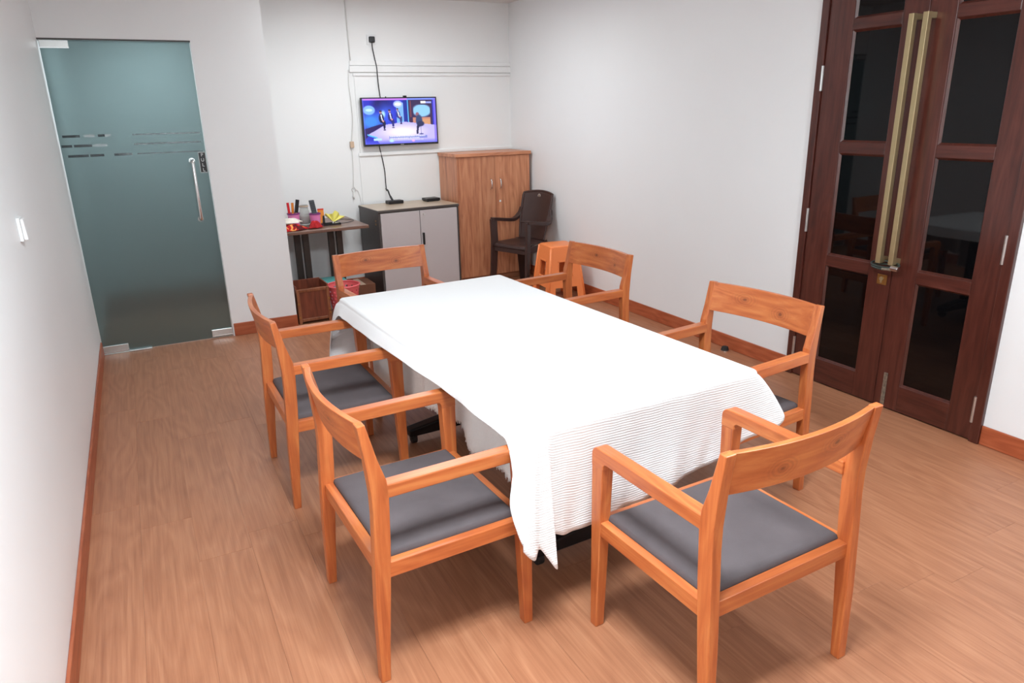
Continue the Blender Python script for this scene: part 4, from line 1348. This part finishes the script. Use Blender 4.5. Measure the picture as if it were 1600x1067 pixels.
# ------------------------------------------------------------------ things under the desk
tr = thing('wooden_box', 'dark wooden box with a framed front panel below the desk', 'box', (1.395, 5.580, 0), math.radians(1.5))
BWd, BDp, BH = 0.262, 0.24, 0.285
MB().box(0, 0.012, 0.02, BDp, 0, BH + 0.02).build('side_panel', MT['traywood'], tr, bevel=0.002)
MB().box(BWd - 0.012, BWd, 0.02, BDp, 0, BH + 0.02).build('side_panel', MT['traywood'], tr, bevel=0.002)
MB().box(0.012, BWd - 0.012, BDp - 0.012, BDp, 0, BH + 0.03).build('back_panel', MT['traywood'], tr, bevel=0.002)
MB().box(0.012, BWd - 0.012, 0.02, BDp - 0.012, 0.01, 0.022).build('bottom_panel', MT['traywood'], tr)
MB().box(0.022, BWd - 0.022, -0.004, 0.010, 0.03, BH - 0.02).build('front_panel', MT['traywood'], tr)
for (a, b, c, d) in [(0, 0.024, 0, BH), (BWd - 0.024, BWd, 0, BH), (0.024, BWd - 0.024, 0.02, 0.045), (0.024, BWd - 0.024, BH - 0.024, BH)]:
    MB().box(a, b, -0.010, 0.02, c, d).build('frame_bar', MT['trayframe'], tr, bevel=0.004)
for z in (0.07, 0.10, 0.19):
    MB().tube([(BWd - 0.006, -0.014, z), (BWd - 0.006, -0.009, z)], 0.008, 8).build('stud', MT['brass'], tr)
for z in (0.06, 0.17):
    MB().tube([(0.008, -0.014, z), (0.008, -0.009, z)], 0.008, 8).build('stud', MT['brass'], tr)

bk = thing('waste_basket', 'pink perforated plastic waste basket under the desk', 'basket', (1.800, 5.690, 0))
seg, nr = 48, 17
bz0 = []
vs_, fs_ = [], []
for i in range(nr + 1):
    z = 0.01 + 0.245 * i / nr
    r = 0.095 + 0.037 * i / nr
    vs_ += [(r * math.cos(2 * math.pi * k / seg), r * math.sin(2 * math.pi * k / seg), z) for k in range(seg)]
for i in range(nr):
    for k in range(seg):
        if 1 < i < nr - 1 and i % 2 == 0 and (k + (i // 2) % 2 * 1) % 3 == 0:
            continue
        fs_.append((i * seg + k, i * seg + (k + 1) % seg, (i + 1) * seg + (k + 1) % seg, (i + 1) * seg + k))
fs_.append(tuple(range(seg))[::-1])
MB().add(vs_, fs_).build('body', MT['pink'], bk, solid=0.002)
rr = [(0.134 * math.cos(2 * math.pi * k / 48), 0.134 * math.sin(2 * math.pi * k / 48), 0.258) for k in range(49)]
MB().tube(rr, 0.007, 8).build('rim', MT['pink'], bk, smooth=True)

tbx = thing('storage_tub', 'pale tub with a teal lid behind the waste basket', 'tub', (1.745, 5.985, 0))
MB().hexa([(-0.12, -0.09, 0), (0.12, -0.09, 0), (0.12, 0.09, 0), (-0.12, 0.09, 0)], [(-0.135, -0.10, 0.235), (0.135, -0.10, 0.235), (0.135, 0.10, 0.235), (-0.135, 0.10, 0.235)]).build('body', MT['paleblue'], tbx, bevel=0.008)
MB().box(-0.142, 0.142, -0.107, 0.107, 0.235, 0.250).build('lid', MT['teal'], tbx, bevel=0.005)
cbx = thing('cardboard_box', 'brown cardboard box in the shade beside the grey cabinet', 'box', (2.06, 6.12, 0))
MB().box(-0.11, 0.11, -0.10, 0.16, 0.0, 0.155).build('body', MT['cardboard'], cbx, bevel=0.003)
MB().box(-0.025, 0.025, -0.102, 0.162, 0.155, 0.156).build('tape', MT['cordsw'], cbx)
bx = thing('black_case', 'flat black case on the floor in front of the grey cabinet', 'case', (2.10, 5.84, 0))
MB().box(-0.14, 0.14, -0.08, 0.08, 0.0, 0.075).build('body', MT['blackplastic'], bx, bevel=0.01, seg=3)
MB().tube([(-0.04, -0.086, 0.045), (-0.04, -0.10, 0.045), (0.04, -0.10, 0.045), (0.04, -0.086, 0.045)], 0.006, 8).build('handle', MT['blackplastic'], bx)

# ------------------------------------------------------------------ orange stool
st = thing('plastic_stool', 'orange plastic stool against the right wall', 'stool', (3.610, 5.235, 0), math.radians(-6))
SH, ST, SB = 0.480, 0.125, 0.180


def rsq(h, r, n=4):
    out = []
    for (sx, sy, a0) in ((1, 1, 0), (-1, 1, 90), (-1, -1, 180), (1, -1, 270)):
        for k in range(n + 1):
            a = math.radians(a0 + 90 * k / n)
            out.append((sx * (h - r) + r * math.cos(a), sy * (h - r) + r * math.sin(a)))
    return out


# shell: four flaring side walls with a window each and a leg arch below
def side(k):
    a = k * math.pi / 2
    ca_, sa_ = math.cos(a), math.sin(a)

    def P(u, z, d=0.0):
        """u in -1..1 across the side, at height z"""
        h = SB + (ST - SB) * z / SH
        x, y = u * h, -h + d
        return (x * ca_ - y * sa_, x * sa_ + y * ca_, z)
    us = [-1, -0.80, -0.62, -0.42, -0.2, 0.0, 0.2, 0.42, 0.62, 0.80, 1]
    zs = [0.0, 0.05, 0.09, 0.125, 0.15, 0.19, 0.215, 0.25, 0.30, 0.345, 0.37, 0.40, 0.44, 0.472]
    mb = MB()
    idx = {}
    for i, z in enumerate(zs):
        for j, u in enumerate(us):
            idx[(i, j)] = len(mb.v)
            mb.v.append(P(u, z))
    for i in range(len(zs) - 1):
        for j in range(len(us) - 1):
            uc = (us[j] + us[j + 1]) / 2
            zc = (zs[i] + zs[i + 1]) / 2
            if zc < 0.125 and abs(uc) < 0.62 + 0.0:
                continue
            if 0.215 < zc < 0.345 and abs(uc) < 0.42:
                continue
            mb.f.append((idx[(i, j)], idx[(i, j + 1)], idx[(i + 1, j + 1)], idx[(i + 1, j)]))
    o = mb.build('side', MT['orange'], st, solid=0.006)
    # raised moulding round the window
    fr_ = MB()
    for (u0, u1, z0, z1) in [(-0.52, -0.42, 0.20, 0.36), (0.42, 0.52, 0.20, 0.36), (-0.52, 0.52, 0.345, 0.36), (-0.52, 0.52, 0.20, 0.215)]:
        q = [P(u0, z0, -0.006), P(u1, z0, -0.006), P(u1, z1, -0.006), P(u0, z1, -0.006)]
        b = [P(u0, z0, 0.012), P(u1, z0, 0.012), P(u1, z1, 0.012), P(u0, z1, 0.012)]
        fr_.add(q + b, [(0, 1, 2, 3), (7, 6, 5, 4), (0, 4, 5, 1), (1, 5, 6, 2), (2, 6, 7, 3), (3, 7, 4, 0)])
    fr_.build('window_frame', MT['orange'], o, bevel=0.002)


for k in range(4):
    side(k)
prf = rsq(ST + 0.002, 0.03)
tpm = MB()
levels = [(1.01, 0.466), (1.02, 0.474), (0.995, 0.480), (0.93, 0.4825), (0.5, 0.481)]
nn = len(prf)
for (f, z) in levels:
    tpm.v += [(x * f, y * f, z) for x, y in prf]
for i in range(len(levels) - 1):
    for k in range(nn):
        tpm.f.append((i * nn + k, i * nn + (k + 1) % nn, (i + 1) * nn + (k + 1) % nn, (i + 1) * nn + k))
tpm.f.append(tuple((len(levels) - 1) * nn + k for k in range(nn)))
tpm.build('seat', MT['orange'], st, smooth=True)
for sx in (-1, 1):
    for sy in (-1, 1):
        MB().box(sx * (SB - 0.03) - 0.032, sx * (SB - 0.03) + 0.032, sy * (SB - 0.03) - 0.032, sy * (SB - 0.03) + 0.032, 0.0, 0.022).build('foot', MT['orange'], st, bevel=0.004)
        e0 = [(sx * (SB - 0.002), sy * (SB - 0.002), 0.02), (sx * (ST - 0.002), sy * (ST - 0.002), 0.466)]
        MB().tube(e0, [0.010, 0.012], 10).build('corner_edge', MT['orange'], st, smooth=True)

# ------------------------------------------------------------------ brown plastic chair in the corner
pc = thing('plastic_chair', 'dark brown plastic armchair in the corner by the wooden cabinet', 'chair', (3.548, 5.79, 0), math.radians(110))
pc.scale = (0.85, 0.80, 1.0)


def ribbon(pts, wdir, w, th, name, mat, par):
    """strip of rectangular section following pts; w half width along wdir"""
    rows_ = []
    P_ = [Vector(p) for p in pts]
    n_ = len(P_)
    mb = MB()
    ww = w if isinstance(w, list) else [w] * n_
    for i, p in enumerate(P_):
        t = (P_[min(i + 1, n_ - 1)] - P_[max(0, i - 1)]).normalized()
        wd_ = Vector(wdir).normalized()
        nn_ = t.cross(wd_).normalized()
        for (a, b) in ((-1, -1), (1, -1), (1, 1), (-1, 1)):
            mb.v.append(tuple(p + wd_ * ww[i] * a + nn_ * th * b))
    for i in range(n_ - 1):
        for k in range(4):
            mb.f.append((i * 4 + k, i * 4 + (k + 1) % 4, (i + 1) * 4 + (k + 1) % 4, (i + 1) * 4 + k))
    mb.f.append((0, 1, 2, 3)); mb.f.append(tuple((n_ - 1) * 4 + k for k in (3, 2, 1, 0)))
    return mb.build(name, mat, par, bevel=0.004)


BP = MT['brownplastic']
# seat: shallow dish with a front lip
rws = []
for i in range(15):
    v = i / 14
    y = -0.20 + 0.43 * v
    row = []
    for k in range(17):
        u = k / 16 * 2 - 1
        hw_ = 0.205 + 0.030 * v
        z = 0.425 - 0.022 * (1 - u * u) * (1 - (2 * v - 1) ** 2) - (0.035 * ((v - 0.86) / 0.14) ** 2 if v > 0.86 else 0)
        row.append((u * hw_, y, z))
    rws.append(row)
MB().grid(rws).build('seat', BP, pc, smooth=True, solid=0.008)
# apron under the seat
MB().box(-0.225, 0.225, 0.205, 0.222, 0.345, 0.405).box(-0.225, -0.21, -0.18, 0.21, 0.345, 0.410).box(0.21, 0.225, -0.18, 0.21, 0.345, 0.410).build('apron', BP, pc, bevel=0.004)
# back panel
rws = []
for i in range(21):
    v = i / 20
    z = 0.42 + 0.45 * v
    y = -0.205 - 0.135 * v ** 1.15
    hw_ = 0.175 + 0.035 * math.sin(math.pi * min(1, v * 1.2) * 0.5)
    row = []
    for k in range(17):
        u = k / 16 * 2 - 1
        zz = z - (0.022 * u * u if v > 0.9 else 0) * ((v - 0.9) / 0.1 if v > 0.9 else 0)
        row.append((u * hw_, y + 0.040 * u * u, zz))
    rws.append(row)
bkp = MB().grid(rws).build('backrest', BP, pc, smooth=True, solid=0.010)
# raised border and cross ridge of the back
ed = [rws[i][0] for i in range(0, 21)] + [rws[20][k] for k in range(1, 17)] + [rws[i][16] for i in range(19, -1, -1)]
MB().tube(ed, 0.011, 8).build('back_border', BP, bkp, smooth=True)
MB().tube([rws[7][k] for k in range(17)], 0.010, 8).build('cross_ridge', BP, bkp, smooth=True)
em = MB().tube([(-0.0, -0.326, 0.825), (-0.0, -0.318, 0.826)], 0.020, 20)
em = em.build('emblem', MT['steel'], bkp)
MB().tube([(0.0, -0.319, 0.826), (0.0, -0.3165, 0.826)], 0.012, 16).build('emblem_disc', MT['worn_steel'], em)
em['label'] = 'round silver emblem'
for s in (-1, 1):
    arm = catmull([(s * 0.208, -0.255, 0.715), (s * 0.228, -0.220, 0.645), (s * 0.252, -0.16, 0.605), (s * 0.258, -0.04, 0.610), (s * 0.256, 0.15, 0.634), (s * 0.254, 0.215, 0.640)], 4)
    ribbon(arm, (1, 0, 0), [0.022] * 4 + [0.030] * (len(arm) - 4), 0.015, 'armrest', BP, pc)
    ribbon([(s * 0.254, 0.195, 0.640), (s * 0.250, 0.195, 0.52), (s * 0.245, 0.195, 0.42), (s * 0.250, 0.215, 0.20), (s * 0.258, 0.235, 0.0)], (0.25 * s, 1, 0), [0.044, 0.042, 0.046, 0.040, 0.034], 0.014, 'front_leg', BP, pc)
    ribbon([(s * 0.190, -0.185, 0.43), (s * 0.210, -0.23, 0.25), (s * 0.235, -0.285, 0.0)], (0.6 * s, 1, 0), [0.050, 0.044, 0.036], 0.014, 'rear_leg', BP, pc)

# ------------------------------------------------------------------ small things on wall and floor
sw = thing('wall_switch', 'small white switch box on the left wall', 'switch', (0, 3.045, 1.19))
MB().box(0, 0.012, -0.038, 0.038, 0.0, 0.085).build('back_box', MT['whiteplastic'], sw, bevel=0.003)
MB().hexa([(0.012, -0.030, 0.004), (0.026, -0.030, 0.004), (0.026, 0.014, 0.004), (0.012, 0.014, 0.004)], [(0.012, -0.030, 0.080), (0.022, -0.030, 0.080), (0.022, 0.014, 0.080), (0.012, 0.014, 0.080)]).build('rocker', MT['whiteplastic'], sw, bevel=0.003)
MB().box(0.012, 0.020, 0.016, 0.034, 0.008, 0.065).build('side_key', MT['whiteplastic'], sw, bevel=0.002)
ds = thing('door_stop', 'small black and silver door stop on the floor by the right baseboard', 'door stop', (3.815, 3.36, 0))
MB().lathe([(0.026, 0), (0.026, 0.012), (0.020, 0.030), (0.010, 0.034)], seg=20).build('rubber', MT['rubber'], ds)
MB().lathe([(0.030, 0), (0.030, 0.006), (0.026, 0.007)], seg=20).build('base', MT['chrome'], ds)
